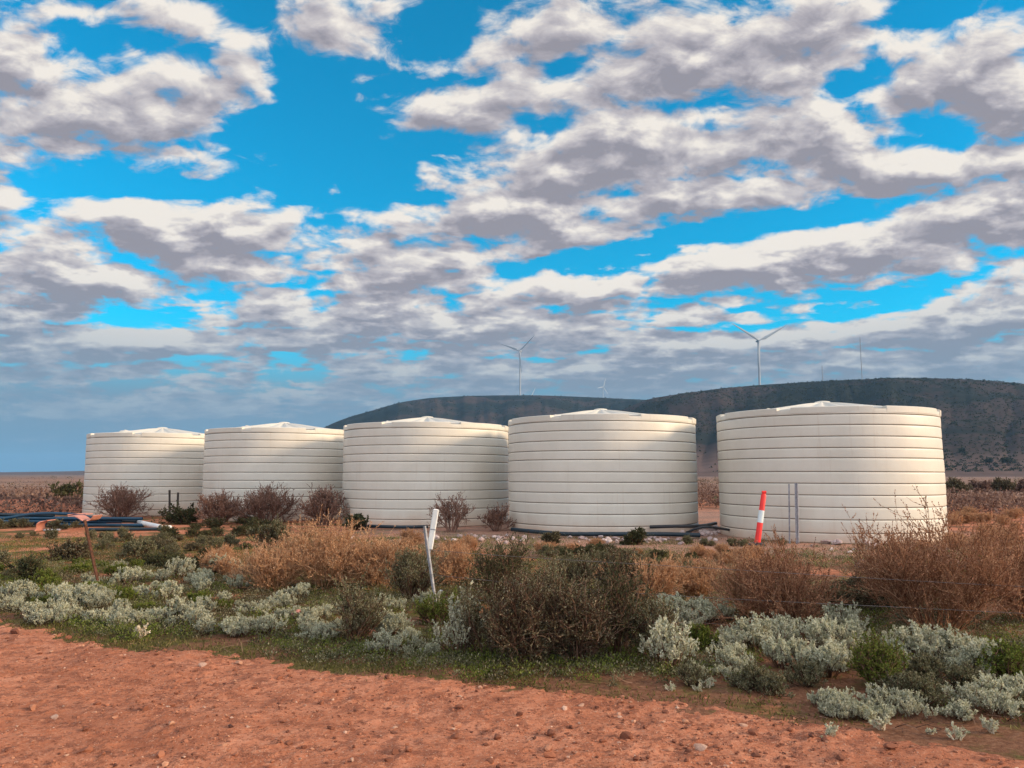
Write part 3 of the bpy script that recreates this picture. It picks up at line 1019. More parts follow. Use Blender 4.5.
def shrub_geo(kind, R, H, seed, dens=1.0, lean=0.0, lscale=1.0):
    k = KINDS[kind]
    rng = np.random.default_rng(seed)
    n0 = max(4, int(k['n0'] * dens))
    az = rng.uniform(0, 2 * math.pi, n0)
    u = rng.uniform(0, 1, n0) ** k['dome']
    tilt = u * 1.25                                   # 0 = straight up
    # lobed outline: some sides of the bush are fuller than others
    lobe = 1 + 0.22 * np.sin(az * 2 + seed) + 0.15 * np.sin(az * 3 + seed * 1.7)
    tip = np.stack([R * lobe * np.sin(tilt) * np.cos(az) + lean * R, R * lobe * np.sin(tilt) * np.sin(az), H * np.maximum(0.12, np.cos(tilt)) ** 0.7], -1)
    tip *= rng.uniform(0.72, 1.0, (n0, 1))
    base = np.stack([0.16 * R * np.cos(az), 0.16 * R * np.sin(az), np.full(n0, -0.02)], -1) * rng.uniform(.2, 1.2, (n0, 1))
    base[:, 2] = -0.02
    d = tip - base
    ln = np.linalg.norm(d, axis=1) * 0.82
    d0 = unit(unit(d) + np.array([0, 0, 0.15]) + 0.12 * rng.normal(size=d.shape))
    S0 = grow(rng, base, d0, ln, 6, k['wig'] * 0.6, -0.03)
    p, dd = along(rng, S0, k['k1'], k['lo'] * .6, 1.0)
    d1 = unit(dd + 0.65 * rng.normal(size=p.shape) + np.array([0, 0, k.get('rise', 0.25)]))
    s = (R + H) / 2
    S1 = grow(rng, p, d1, s * rng.uniform(.22, .48, len(p)), 4, k['wig'], k['up'])
    p, dd = along(rng, S1, k['k2'], k['lo'] * .6, 1.0)
    d2 = unit(dd + 0.6 * rng.normal(size=p.shape) + np.array([0, 0, k.get('rise', 0.2)]))
    S2 = grow(rng, p, d2, s * rng.uniform(.10, .24, len(p)), 3, k['wig'], k['up'])
    tw = k['tw'] * lscale
    for S_ in (S1, S2):
        S_[..., 2] = np.where(S_[..., 2] < 0.0, np.abs(S_[..., 2]) * 0.4, S_[..., 2])
    TV, TQ = twig_mesh([(S0, tw * 2.6, tw * 1.2), (S1, tw * 1.2, tw * .7), (S2, tw * .8, tw * .45)])
    P1, D1 = along(rng, S2, k['lv'], .1, 1.0)
    P2, D2 = along(rng, S1, max(1, k['lv'] // 2), .5, 1.0)
    P, D = np.concatenate([P1, P2]), np.concatenate([D1, D2])
    D = unit(D + 0.55 * rng.normal(size=D.shape) + np.array([0, 0, .15]))
    LV, LQ = leaf_quads(rng, P, D, k['L'] * lscale, k['W'] * lscale)
    return k, TV, TQ, LV, LQ


def shrub_thing(name, kind, x, y, R, H, seed, label, cat='shrub', group=None, dens=1.0, lean=0.0, lscale=1.0):
    """a bush with its parts: stems and foliage"""
    k, TV, TQ, LV, LQ = shrub_geo(kind, R, H, seed, dens, lean, lscale)
    t = empty(name, (x, y, float(gz(x, y))))
    link('stems', quads_mesh('stems', TV, TQ, M[k['stem']], smooth=True), t)
    link('foliage', quads_mesh('foliage', LV, LQ, M[k['leaf']]), t)
    tag(t, label, cat, group)
    return t


def shrub_single(name, kind, R, H, seed, dens=1.0, lscale=1.0):
    k, TV, TQ, LV, LQ = shrub_geo(kind, R, H, seed, dens, 0, lscale)
    V = np.concatenate([TV, LV])
    Q = np.concatenate([TQ, LQ + len(TV)])
    mi = np.concatenate([np.zeros(len(TQ), int), np.ones(len(LQ), int)])
    return quads_mesh(name, V, Q, [M[k['stem']], M[k['leaf']]], mi)


# (px of the middle, py of the foot, width in px, py of the top, kind, name, label)
HEROES = [
    # dark tangle at the track edge
    (486, 662, 84, 588, 'greygreen', 'saltbush', "dark grey-green bush at the left end of the big tangle at the track edge", 1.0),
    (530, 670, 90, 572, 'bluebush', 'saltbush', "tall woody dark bush left of centre in the big tangle", 1.15),
    (582, 668, 86, 584, 'bluebush', 'saltbush', "woody brown bush with pale bare branches in the middle of the big tangle", .9),
    (622, 662, 84, 568, 'olive', 'saltbush', "dark olive bush right of centre in the big tangle", 1.1),
    (660, 666, 66, 598, 'greygreen', 'saltbush', "grey-green bush sloping down at the right end of the big tangle", 1.0),
    (556, 636, 80, 556, 'greygreen', 'saltbush', "grey-green tipped bush rising behind the middle of the big tangle", 1.0),
    (458, 660, 66, 598, 'silver', 'saltbush', "pale grey-green bush leaning out of the left foot of the big tangle", 1.2),
    (672, 676, 62, 626, 'silver', 'saltbush', "upright pale silver bush at the right foot of the big tangle", 1.4),
    (502, 604, 92, 543, 'olive', 'saltbush', "dark olive rounded bush just behind the big tangle, right of the steel picket", 1.5),
    (580, 596, 70, 552, 'greygreen', 'saltbush', "grey-green bush peeping over the big tangle in front of the second tank", 1.2),
    (630, 598, 64, 546, 'bluebush', 'saltbush', "dark bush with silver tips behind the right of the big tangle", 1.2),
    (408, 602, 84, 553, 'greygreen', 'saltbush', "round dark grey-green bush at the foot of the leaning steel picket", 1.7),
    (352, 648, 66, 582, 'greygreen', 'saltbush', "upright grey-green bush with dark hollow on the verge, left of the tangle", 1.4),
    (436, 628, 60, 598, 'green', 'green_shrub', "low yellow-green bush in front of the leaning steel picket", 1.0),
    # dry tan bushes
    (320, 590, 120, 524, 'dry', 'dry_bush', "large tan dry bush before the third tank, fullest of the tan clump", 1.7),
    (268, 592, 90, 545, 'dry', 'dry_bush', "tan dry bush at the left end of the tan clump", 1.2),
    (376, 590, 80, 540, 'dry', 'dry_bush', "tan dry bush at the right end of the tan clump, left of the steel picket", 1.2),
    (452, 586, 46, 548, 'dry', 'dry_bush', "small tan dry bush just right of the leaning steel picket", .9),
    (655, 604, 70, 558, 'dry', 'dry_bush', "tan dry bush between the big tangle and the large brown bush", 1.2),
    (700, 600, 60, 560, 'dry', 'dry_bush', "small tan dry bush left of the large brown bush under the bollard", 1.0),
    (792, 632, 140, 541, 'drybrown', 'dry_bush', "wide rusty brown twiggy bush in front of the tank with the bollard", 1.7),
    (752, 618, 70, 556, 'dry', 'dry_bush', "tan twiggy bush below the red and white bollard", 1.2),
    (958, 644, 180, 515, 'drybrown', 'dry_bush', "tall reddish brown twiggy bush at the right edge of the photo", 2.2),
    (1045, 630, 130, 518, 'drybrown', 'dry_bush', "reddish brown twiggy bush cut off by the right edge of the photo", 1.6),
    (905, 600, 80, 540, 'drybrown', 'dry_bush', "smaller brown twiggy bush leaning against the left of the tall one", 1.1),
    # bright green ones
    (884, 694, 66, 643, 'green', 'green_shrub', "bright green bushy shrub among the silver bushes at lower right", 1.4),
    (1012, 690, 56, 648, 'green', 'green_shrub', "bright green shrub at the right edge of the verge", 1.2),
    (700, 655, 40, 632, 'green', 'green_shrub', "small green shrub right of the big tangle", .9),
    # left mid-ground
    (62, 505, 36, 486, 'olive', 'green_shrub', "yellow-green bush behind the blue pipe pile", 1.0),
    (20, 582, 44, 560, 'olive', 'saltbush', "dark olive bush at the left edge behind the silver band", 1.0),
    (136, 562, 38, 542, 'greygreen', 'saltbush', "small rounded grey bush right of the rusty stake", 1.0),
    (66, 560, 44, 544, 'bluebush', 'saltbush', "flat brownish bush left of the rusty stake", .9),
    (268, 548, 44, 524, 'greygreen', 'saltbush', "grey-green bush behind the left end of the tan clump", 1.0),
    (182, 524, 50, 511, 'olive', 'saltbush', "low dark green bush at the foot of the two dark stakes", 1.0),
    (355, 530, 34, 517, 'olive', 'saltbush', "small dark green bush at the left foot of the third tank", .9),
    (637, 545, 24, 530, 'olive', 'saltbush', "small dark bush on the gravel before the second tank", .9),
    (552, 546, 18, 532, 'bluebush', 'saltbush', "tiny reddish bush on the gravel before the second tank", .8),
]
for i, (px, py, w, top, kind, name, lab, dens) in enumerate(HEROES):
    x, y = gp(px, py)
    R = w * math.hypot(x, y) / (2 * F_PX) * 1.02
    H = (at(px, top, y)[2]) * (1.0 if kind == 'drybrown' else 1.1)
    shrub_thing(name, kind, x, y + R * 0.35, R, H, 100 + i, lab, 'bush', None, dens, lscale=max(1.0, y / 8.5))

for i, (px, py, w, top) in enumerate([(955, 493, 34, 482), (978, 492, 26, 484), (1003, 491, 34, 481), (1030, 492, 30, 483), (938, 492, 16, 485)]):
    x, y = gp(px, py)
    shrub_thing('saltbush', 'mauve' if i % 2 else 'bluebush', x, y, w * y / (2 * F_PX), at(px, top, y)[2] * 1.1, 260 + i, "dark bush in the row standing on the open plain right of the nearest tank", 'bush', 'row of dark bushes on the plain', 1.2, lscale=5.0)

BARE = [
    (120, 518, 64, 491, "wide bare purplish shrub before the farthest left tank"),
    (219, 524, 42, 491, "bare purplish shrub at the left corner of the second tank from the left"),
    (266, 523, 60, 486, "roundest bare purplish shrub, centred on the second tank from the left"),
    (325, 525, 44, 486, "bare dark shrub in the gap between the third tank and the tank left of it"),
    (451, 532, 42, 491, "thin bare pinkish shrub behind the leaning white marker post"),
    (497, 531, 34, 503, "small bare pinkish shrub in the gap left of the second tank from the right"),
]
for i, (px, py, w, top, lab) in enumerate(BARE):
    x, y = gp(px, py)
    R = w * math.hypot(x, y) / (2 * F_PX) * 1.2
    thin = .7 if i >= 4 else 1.5
    shrub_thing('bare_shrub', 'bare', x, y, R, at(px, top, y)[2], 300 + i, lab, 'shrub', 'bare shrubs along the tanks', thin, lscale=1.7 if i < 4 else 1.4)

# smaller plants: a few shapes of each kind, copied through the verge in patches
SHAPES = {}
for kind, sizes in {'silver': [(.24, .24), (.30, .30), (.20, .32), (.34, .26), (.16, .20)], 'greygreen': [(.28, .28), (.20, .26)], 'olive': [(.30, .24), (.22, .20)],
                    'green': [(.24, .16), (.18, .20)], 'dry': [(.30, .36), (.22, .30)], 'bluebush': [(.30, .26), (.22, .20)], 'seedling': [(.10, .16), (.08, .12)]}.items():
    SHAPES[kind] = [shrub_single({'dry': 'dry_bush', 'green': 'green_shrub', 'seedling': 'saltbush_seedling', 'greygreen': 'grey_bush', 'olive': 'dark_green_bush', 'bluebush': 'bluebush'}.get(kind, 'saltbush'), kind, R, H, 500 + 7 * j + len(kind), 1.15) for j, (R, H) in enumerate(sizes)]

# (px, py, spread px, spread py, how many, kind, scale, label)
PATCHES = [
    (22, 600, 34, 12, 9, 'silver', 1.1, "silver-grey saltbush in the tall pale patch at the left edge"),
    (95, 606, 46, 12, 12, 'silver', .95, "silver-grey saltbush in the patch below the rusty stake"),
    (195, 588, 62, 16, 16, 'silver', 1.0, "silver-grey saltbush in the patch left of the tan dry clump"),
    (190, 622, 55, 9, 10, 'silver', .8, "silver-grey saltbush in the thin row left of the verge corner"),
    (246, 634, 36, 7, 9, 'silver', .9, "silver-grey saltbush in the dense row along the track left of centre"),
    (160, 608, 70, 8, 7, 'green', .9, "low yellow-green shrub among the silver bushes on the left"),
    (60, 585, 70, 14, 8, 'green', 1.0, "low yellow-green shrub scattered left of the rusty stake"),
    (150, 565, 80, 12, 9, 'olive', .9, "low dark green shrub between the rusty stake and the tan clump"),
    (90, 550, 90, 10, 7, 'greygreen', .8, "low grey-green shrub on the bare ground left of the tan clump"),
    (310, 616, 44, 10, 8, 'silver', .8, "silver-grey saltbush in the loose patch below the tan clump"),
    (392, 640, 26, 10, 6, 'silver', .9, "silver-grey saltbush between the hollow grey bush and the tangle"),
    (425, 610, 30, 8, 5, 'silver', .8, "silver-grey saltbush around the foot of the steel picket"),
    (470, 640, 16, 10, 4, 'silver', .9, "silver-grey saltbush at the left foot of the big tangle"),
    (575, 648, 70, 10, 6, 'greygreen', .8, "small grey-green saltbush under the front of the big tangle"),
    (700, 620, 36, 14, 8, 'silver', .9, "silver-grey saltbush between the big tangle and the brown bush"),
    (770, 650, 44, 12, 10, 'silver', 1.0, "silver-grey saltbush in front of the wide brown bush"),
    (845, 648, 40, 10, 11, 'silver', 1.15, "silver-grey saltbush in the dense patch left of the bright green shrub"),
    (800, 672, 52, 10, 10, 'silver', .9, "silver-grey saltbush in the lower row right of the tangle"),
    (950, 668, 40, 14, 12, 'silver', 1.1, "silver-grey saltbush in the patch right of the bright green shrub"),
    (1005, 705, 30, 12, 6, 'silver', .7, "silver-grey saltbush at the lower right corner of the verge"),
    (900, 712, 50, 10, 7, 'silver', .65, "small pale saltbush at the track edge below the bright green shrub"),
    (680, 570, 60, 10, 7, 'greygreen', .9, "grey-green saltbush before the gap between the two right tanks"),
    (590, 562, 60, 8, 7, 'greygreen', .8, "grey-green saltbush behind the tangle before the second tank"),
    (640, 585, 60, 10, 5, 'dry', .9, "small tan dry bush behind the right of the tangle"),
    (230, 570, 40, 12, 6, 'dry', .9, "small tan dry bush at the left fringe of the tan clump"),
    (470, 560, 36, 9, 5, 'dry', .9, "small tan dry bush behind the steel picket"),
    (860, 600, 30, 14, 6, 'bluebush', 1.0, "small dark bush in the gap between the two big brown bushes"),
    (200, 545, 60, 10, 8, 'bluebush', .9, "flat brown bush behind the left silver patches"),
    (230, 525, 60, 5, 5, 'olive', 1.2, "low dark green bush along the foot of the tank with three bare shrubs"),
    (885, 738, 70, 5, 5, 'seedling', 1.0, "pale seedling on the bare track edge at lower right"),
    (60, 622, 60, 5, 9, 'silver', .75, "small pale silver saltbush in the front row left of the bleached dead plant"),
    (120, 585, 60, 10, 9, 'silver', .85, "silver-grey saltbush just right of the rusty stake's foot"),
    (10, 570, 40, 10, 6, 'greygreen', 1.0, "grey-green saltbush behind the tall pale patch at the left edge"),
    (620, 556, 80, 6, 12, 'olive', .9, "low olive bush on the strip before the right tanks"),
    (560, 554, 60, 5, 8, 'dry', .75, "small tan dry bush on the strip before the second tank"),
    (700, 558, 50, 6, 8, 'dry', .8, "small tan dry bush left of the red and white bollard"),
    (400, 556, 50, 8, 6, 'dry', .9, "small tan dry bush between the tan clump and the steel picket"),
    (40, 615, 45, 5, 10, 'silver', .85, "silver-grey saltbush at the track edge in the left corner"),
    (150, 620, 45, 6, 10, 'silver', .8, "silver-grey saltbush right behind the bleached dead plant"),
    (260, 612, 45, 8, 10, 'silver', .85, "silver-grey saltbush around the crumpled plastic scrap"),
    (330, 634, 40, 7, 9, 'silver', .75, "silver-grey saltbush on the dark verge left of the hollow grey bush"),
    (420, 650, 30, 6, 7, 'silver', .7, "silver-grey saltbush on the low verge just left of the tangle"),
    (160, 552, 70, 8, 9, 'greygreen', .8, "grey-green bush in the middle distance right of the rusty stake"),
    (850, 712, 80, 10, 16, 'silver', .5, "small pale saltbush on the brown litter beside the track at lower right"),
    (720, 676, 40, 6, 8, 'silver', .5, "small pale saltbush right beside the upright silver bush of the tangle"),
    (40, 529, 60, 2, 7, 'greygreen', .9, "low grey bush growing in front of the blue pipe pile"),
    (105, 538, 70, 5, 10, 'greygreen', .8, "low grey-green bush on the patchy ground right of the pipe pile"),
    (190, 535, 70, 5, 10, 'olive', .9, "low dark green bush on the ground before the two left tanks"),
    (60, 565, 80, 8, 9, 'green', .8, "low yellow-green shrub on the flat behind the left silver band"),
    (900, 690, 90, 16, 12, 'greygreen', .75, "grey-green saltbush low in the bottom right patch"),
    (740, 690, 60, 10, 8, 'greygreen', .7, "small grey-green saltbush on the brown litter right of the tangle"),
    (960, 720, 50, 8, 9, 'silver', .6, "small pale saltbush close to the lower right corner"),
    (990, 522, 45, 5, 14, 'dry', 1.2, "low tan dry bush on the flat beyond the tall brown bush at right"),
    (710, 545, 40, 4, 7, 'greygreen', .7, "low grey bush on the gravel below the gap between the right tanks"),
    (990, 545, 50, 12, 10, 'dry', 1.1, "tan dry bush behind the tall brown bush at the right edge"),
    (690, 690, 60, 4, 4, 'seedling', .8, "pale seedling on the track edge below the silver bush"),
]
rs = random.Random(7)
for (px, py, sx, sy, n, kind, sc, lab) in PATCHES:
    if kind == 'greygreen':
        lab = lab.replace('saltbush', 'leafy bush')
    for k in range(n):
        for tries in range(20):
            qx, qy = px + rs.gauss(0, sx * .6), py + rs.gauss(0, sy * .6)
            x, y = gp(qx, qy)
            if kind == 'seedling' or y > float(edge_y(x)) + 0.22:
                break
        me = rs.choice(SHAPES[kind])
        s = sc * rs.uniform(.5, 1.1) * (.88 if kind == 'silver' else 1) * (1 if y < 9 else 1 + (y - 9) * .02)
        o = link(me.name.split('.')[0], me, None, (x, y, float(gz(x, y)) - .01), rs.uniform(0, 6.28))
        o.scale = (s * rs.uniform(.9, 1.15), s * rs.uniform(.9, 1.15), s)
        tag(o, lab, 'seedling' if kind == 'seedling' else 'bush', lab.replace('saltbush', 'saltbushes', 1).replace('bush ', 'bushes ', 1))

# bleached dead twig plant on the track edge
x, y = gp(140, 640)
t = shrub_thing('dead_plant', 'seedling', x, y, .13, .14, 901, "bleached dead twig plant standing on bare soil at the left track edge", 'dead plant', dens=1.3)
for ch in t.children:
    ch.data.materials.clear()
    ch.data.materials.append(M['pale_twig'])


# ------------------------------------------------------------------ ground cover, gravel and far scrub (uncountable)
def build_ground_cover():
    rng = np.random.default_rng(21)
    N = 460000
    py = 474 + 1232 / rng.uniform(5.0, 21.0, N)
    yy = 1232 / (py - 474)
    xx = rng.uniform(-0.78, 0.78, N) * yy
    e = edge_y(xx) + 0.5 * (fbm(xx * 1.7, yy * 1.7, 4, 31) - .5)
    d = yy - e
    dens = fbm(xx * .8, yy * .8, 4, 51)
    near_edge = np.exp(-((d - .3) / .4) ** 2) * .10
    left = np.clip(-xx * .02, -.05, .09)
    keep = (d > -.05 + .25 * rng.normal(size=N) * .3) & (dens + near_edge + left + rng.normal(size=N) * .09 > .55) & (yy < 20)
    xx, yy = xx[keep], yy[keep]
    n = len(xx)
    P = np.stack([xx, yy, gz(xx, yy) - .005], -1)
    D = unit(np.stack([rng.normal(size=n) * .7, rng.normal(size=n) * .7, np.ones(n)], -1))
    V, Q = leaf_quads(rng, P, D, .036, .008)
    o = link('ground_cover', quads_mesh('ground_cover', V, Q, M['grass']))
    tag(o, kind='stuff')


def build_low_herbs():
    """tiny plants between the shrubs: too many and too small to count"""
    rng = np.random.default_rng(77)
    N = 17000
    yy = 1232 / rng.uniform(52, 235, N)
    xx = rng.uniform(-.72, .74, N) * yy
    d = yy - edge_y(xx) - .5 * (fbm(xx * 1.7, yy * 1.7, 4, 31) - .5)
    den = fbm(xx * .7, yy * .7, 4, 13)
    keep = (d > .12 + .2 * rng.uniform(0, 1, N)) & (den + rng.normal(size=N) * .07 + np.clip(-xx * .014, -.03, .09) + .03 * (yy > 9) + .04 * (xx > 1) > .45) & (yy < 20.5)
    xx, yy = xx[keep], yy[keep]
    which = np.clip((fbm(xx * .9, yy * .9, 3, 40) - .5) * 3.2 + .5 + rng.normal(size=len(xx)) * .22, 0, .999)
    kinds = ['greygreen', 'greygreen', 'green', 'olive', 'green', 'bluebush']
    Vs, Qs, mi, n0 = [], [], [], 0
    per = 46
    for j in range(6):
        k = (which * 6).astype(int) == j
        c = np.repeat(np.stack([xx[k], yy[k], gz(xx[k], yy[k])], -1), per, 0)
        s = np.repeat(rng.uniform(.03, .13, k.sum()), per)[:, None] * (1 + .03 * c[:, 1:2])
        u = unit(rng.normal(size=(len(c), 3))) * rng.uniform(.2, 1, (len(c), 1)) ** .5
        u[:, 2] = np.abs(u[:, 2]) * .85
        V, Q = leaf_quads(rng, c + u * s, unit(u * .6 + rng.normal(size=u.shape) * .4 + np.array([0, 0, .5])), .020, .010)
        Vs.append(V); Qs.append(Q + n0); mi.append(np.full(len(Q), j)); n0 += len(V)
    o = link('low_herbs', quads_mesh('low_herbs', np.concatenate(Vs), np.concatenate(Qs), [M[q] for q in kinds], np.concatenate(mi)))
    tag(o, kind='stuff')
    # dead sticks and litter on the bare soil of the verge
    n = 1500
    yy = 1232 / rng.uniform(70, 250, n)
    xx = rng.uniform(-.72, .74, n) * yy
    d = yy - edge_y(xx)
    k = (d > -.1) & (d < 3 + 2 * rng.uniform(0, 1, n))
    xx, yy = xx[k], yy[k]
    P = np.stack([xx, yy, gz(xx, yy) + .012], -1)
    D = unit(np.stack([rng.normal(size=len(xx)), rng.normal(size=len(xx)), rng.normal(size=len(xx)) * .18 + .05], -1))
    S = grow(rng, P, D, rng.uniform(.05, .22, len(xx)), 3, .12, 0)
    V, Q = twig_mesh([(S, .0035, .0015)])
    tag(link('twig_litter', quads_mesh('twig_litter', V, Q, M['stem'])), kind='stuff')


def rock_shape(rng, sub=2):
    """a lumpy, faceted stone about 1 across"""
    import bmesh
    bm = bmesh.new()
    bmesh.ops.create_icosphere(bm, subdivisions=sub, radius=.5)
    V = np.array([v.co[:] for v in bm.verts])
    F = np.array([[v.index for v in f.verts] for f in bm.faces])
    bm.free()
    for _ in range(9):                               # cut flats
        nrm = unit(rng.normal(size=3))
        lim = rng.uniform(.20, .38)
        dd = V @ nrm
        V = V - np.maximum(dd - lim, 0)[:, None] * nrm
    V += rng.normal(size=V.shape) * .012
    V /= np.ptp(V, axis=0).max()
    V *= np.array([1, rng.uniform(.65, 1), rng.uniform(.45, .7)])
    return V, F


def build_gravel():
    rng = np.random.default_rng(5)
    shapes = [rock_shape(rng, 1) for _ in range(8)]
    Vs, Fs, n0 = [], [], 0

    def put(x, y, s, z):
        nonlocal n0
        V, F = shapes[rng.integers(8)]
        a = rng.uniform(0, 6.28)
        R = np.array([[math.cos(a), -math.sin(a), 0], [math.sin(a), math.cos(a), 0], [0, 0, 1]])
        Vs.append((V * s) @ R.T + np.array([x, y, z + s * .08]))
        Fs.append(F + n0)
        n0 += len(V)
    N = 24000
    yy = 2.6 + 6.0 * rng.uniform(0, 1, N) ** 1.3
    xx = rng.uniform(-.85, .85, N) * yy
    zz, d = track_z(xx, yy)
    cl = fbm(xx * 1.6, yy * 1.6, 3, 91)
    for x, y, z, dd, c in zip(xx, yy, zz, d, cl):
        if dd > -.1 and c + rng.normal() * .10 > .47:
            put(x, y, min(.06, .008 + rng.exponential(.0085)), z)
    o = link('gravel', quads_mesh('gravel', np.concatenate(Vs), np.concatenate(Fs), M['stone']))
    tag(o, kind='stuff')


def build_stones():
    rng = np.random.default_rng(12)
    shapes = []
    for j in range(6):
        V, F = rock_shape(rng, 2)
        shapes.append(quads_mesh('stone', V, F, M['stone']))
    spots = [(202, 671, .085), (497, 742, .07), (551, 760, .10), (170, 640, .05), (68, 590 + 50, .09), (396, 757, .08), (408, 757, .06), (582, 708, .05), (550, 738, .08),
             (627, 742, .09), (670, 752, .06), (398, 600 + 67, .05), (424, 668, .06), (352, 692, .05), (331, 731, .07), (60, 690, .07), (22, 690, .05), (145, 715, .06),
             (85, 752, .10), (160, 757, .09), (225, 748, .05), (290, 745, .05), (705, 703, .06), (742, 728, .06), (790, 735, .05), (700, 752, .10), (840, 762, .08),
             (15, 636, .11), (12, 642, .07), (40, 655, .06), (95, 632, .08), (215, 685, .06), (255, 690, .05), (460, 700, .04), (520, 720, .05), (596, 690, .035)]
    for k in range(230):
        spots.append((rng.uniform(0, 1024), 640 + 128 * rng.uniform(0, 1) ** .6, .022 + min(.05, rng.exponential(.014))))
    for (px, py, s) in spots:
        x, y = gp(px, py)
        z, d = track_z(np.array([x]), np.array([y]))
        if d[0] < 0.02:
            continue
        o = link('stone', shapes[rng.integers(6)], None, (x, y, float(z[0]) + s * .1), rng.uniform(0, 6.28))
        o.scale = (s, s, s * rng.uniform(.8, 1.1))
        tag(o, "pale or reddish stone lying on the red dirt track", 'stone', 'stones on the dirt track')


def build_rubble():
    rng = np.random.default_rng(44)
    shapes = [quads_mesh('rubble_stone', *rock_shape(rng, 2), M['rubble']) for _ in range(5)]
    for (px, py, sx, sy, n, lo, hi, lab) in [
        (708, 533, 12, 2.5, 44, .12, .34, "grey stone in the rubble heap in the gap left of the nearest tank"),
        (640, 540, 50, 1.6, 70, .08, .24, "grey stone in the rubble line before the second tank from the right"),
        (470, 540, 36, 2.5, 50, .08, .22, "pinkish grey stone strewn before the gap behind the steel picket"),
        (870, 545, 26, 4, 22, .10, .30, "grey stone heaped before the nearest tank behind the brown bushes"),
        (868, 570, 6, 2, 2, .25, .35, "dark stone in the gap between the two big brown bushes"),
    ]:
        for k in range(n):
            x, y = gp(px + rng.normal() * sx, py + rng.normal() * sy)
            s = rng.uniform(lo, hi)
            o = link('rubble_stone', shapes[rng.integers(5)], None, (x, y, float(gz(x, y)) + s * .12), rng.uniform(0, 6.28))
            o.scale = (s, s, s)
            tag(o, lab, 'stone', lab.replace('stone', 'stones', 1))


def clumps(rng, X, Y, Z, S, per, L, name, m, flat=.7):
    """small leafy clumps merged as one far mass"""
    n = len(X)
    c = np.repeat(np.stack([X, Y, Z], -1), per, 0)
    s = np.repeat(S, per)[:, None]
    u = unit(rng.normal(size=(n * per, 3))) * rng.uniform(.3, 1, (n * per, 1)) ** .5
    u[:, 2] = np.abs(u[:, 2]) * flat
    P = c + u * s
    D = unit(u + rng.normal(size=u.shape) * .7)
    V, Q = leaf_quads(rng, P - D * s * L / 2, D, 1.0, 1.0)
    # scale the leaves with the clump
    V = V.reshape(-1, 4, 3)
    mid = V.mean(1, keepdims=True)
    V = (mid + (V - mid) * (s * L)[:, :, None]).reshape(-1, 3)
    o = link(name, quads_mesh(name, V, Q, m))
    tag(o, kind='stuff')
    return o


def build_far_scrub():
    rng = np.random.default_rng(9)
    n = 9000
    r = 1232 / rng.uniform(1.6, 34, n)               # even down the picture
    a = rng.uniform(-.68, .68, n)
    X, Y = r * np.sin(a), r * np.cos(a)
    k = fbm(X * .05, Y * .02, 4, 3) + rng.normal(size=n) * .05 > .50
    k &= (np.hypot(X, Y) > 36) | ((X > 12.2) & (Y > 17)) | ((X < -17.5) & (Y > 29))
    X, Y = X[k], Y[k]
    S = rng.uniform(.14, .42, len(X))
    clumps(rng, X, Y, gz(X, Y), S, 30, .36, 'plain_scrub', M['mauve'])
    n = 900
    r = 1232 / rng.uniform(2.5, 32, n)
    a = rng.uniform(-.68, .68, n)
    X, Y = r * np.sin(a), r * np.cos(a)
    k = (np.hypot(X, Y) > 40) & (fbm(X * .04, Y * .04, 3, 8) > .5)
    X, Y = X[k], Y[k]
    clumps(rng, X, Y, gz(X, Y), rng.uniform(.3, .8, len(X)), 40, .3, 'dark_plain_scrub', M['olive'])


def build_hill_trees():
    rng = np.random.default_rng(31)
    XS, YS, ZS, SS = [], [], [], []
    for key, n, dens in (('near', 15000, .47), ('far', 7000, .45)):
        A, R, H = HILL_FN[key]
        a = rng.uniform(A[0], A[-1], n)
        rc = R[69]
        r = R[0] + (rc - R[0]) * rng.uniform(.06, 1.0, n) ** .8
        # a line of taller trees on the skyline
        m = 420 if key == 'near' else 240
        a = np.concatenate([a, rng.uniform(A[0], A[-1], m)])
        r = np.concatenate([r, rc * rng.uniform(.90, 1.01, m)])
        X, Y = r * np.sin(a), r * np.cos(a)
        big = np.concatenate([np.zeros(n), np.ones(m)])
        k = (fbm(X * .007, Y * .007, 4, 61) + rng.normal(size=len(X)) * .035 > dens + .02 + (rng.uniform(0, 1, len(X)) < .06) * -.5) | ((big > 0) & (fbm(X * .02, Y * .02, 2, 5) > .42))
        k &= np.abs(a) < .72
        z = hill_height(key, a, r)
        k &= z > 3
        XS.append(X[k]); YS.append(Y[k]); ZS.append(z[k])
        SS.append((rng.uniform(.6, 1.0, len(X)) * (1 + 1.2 * rng.uniform(0, 1, len(X)) ** 3) * (1 + big * .45) * (1.25 if key == 'far' else 1))[k])
    clumps(rng, np.concatenate(XS), np.concatenate(YS), np.concatenate(ZS), np.concatenate(SS), 12, .75, 'hill_scrub', M['hilltree'], flat=1.0)


build_ground_cover()
build_low_herbs()
build_gravel()
build_stones()
build_rubble()
build_far_scrub()
build_hill_trees()

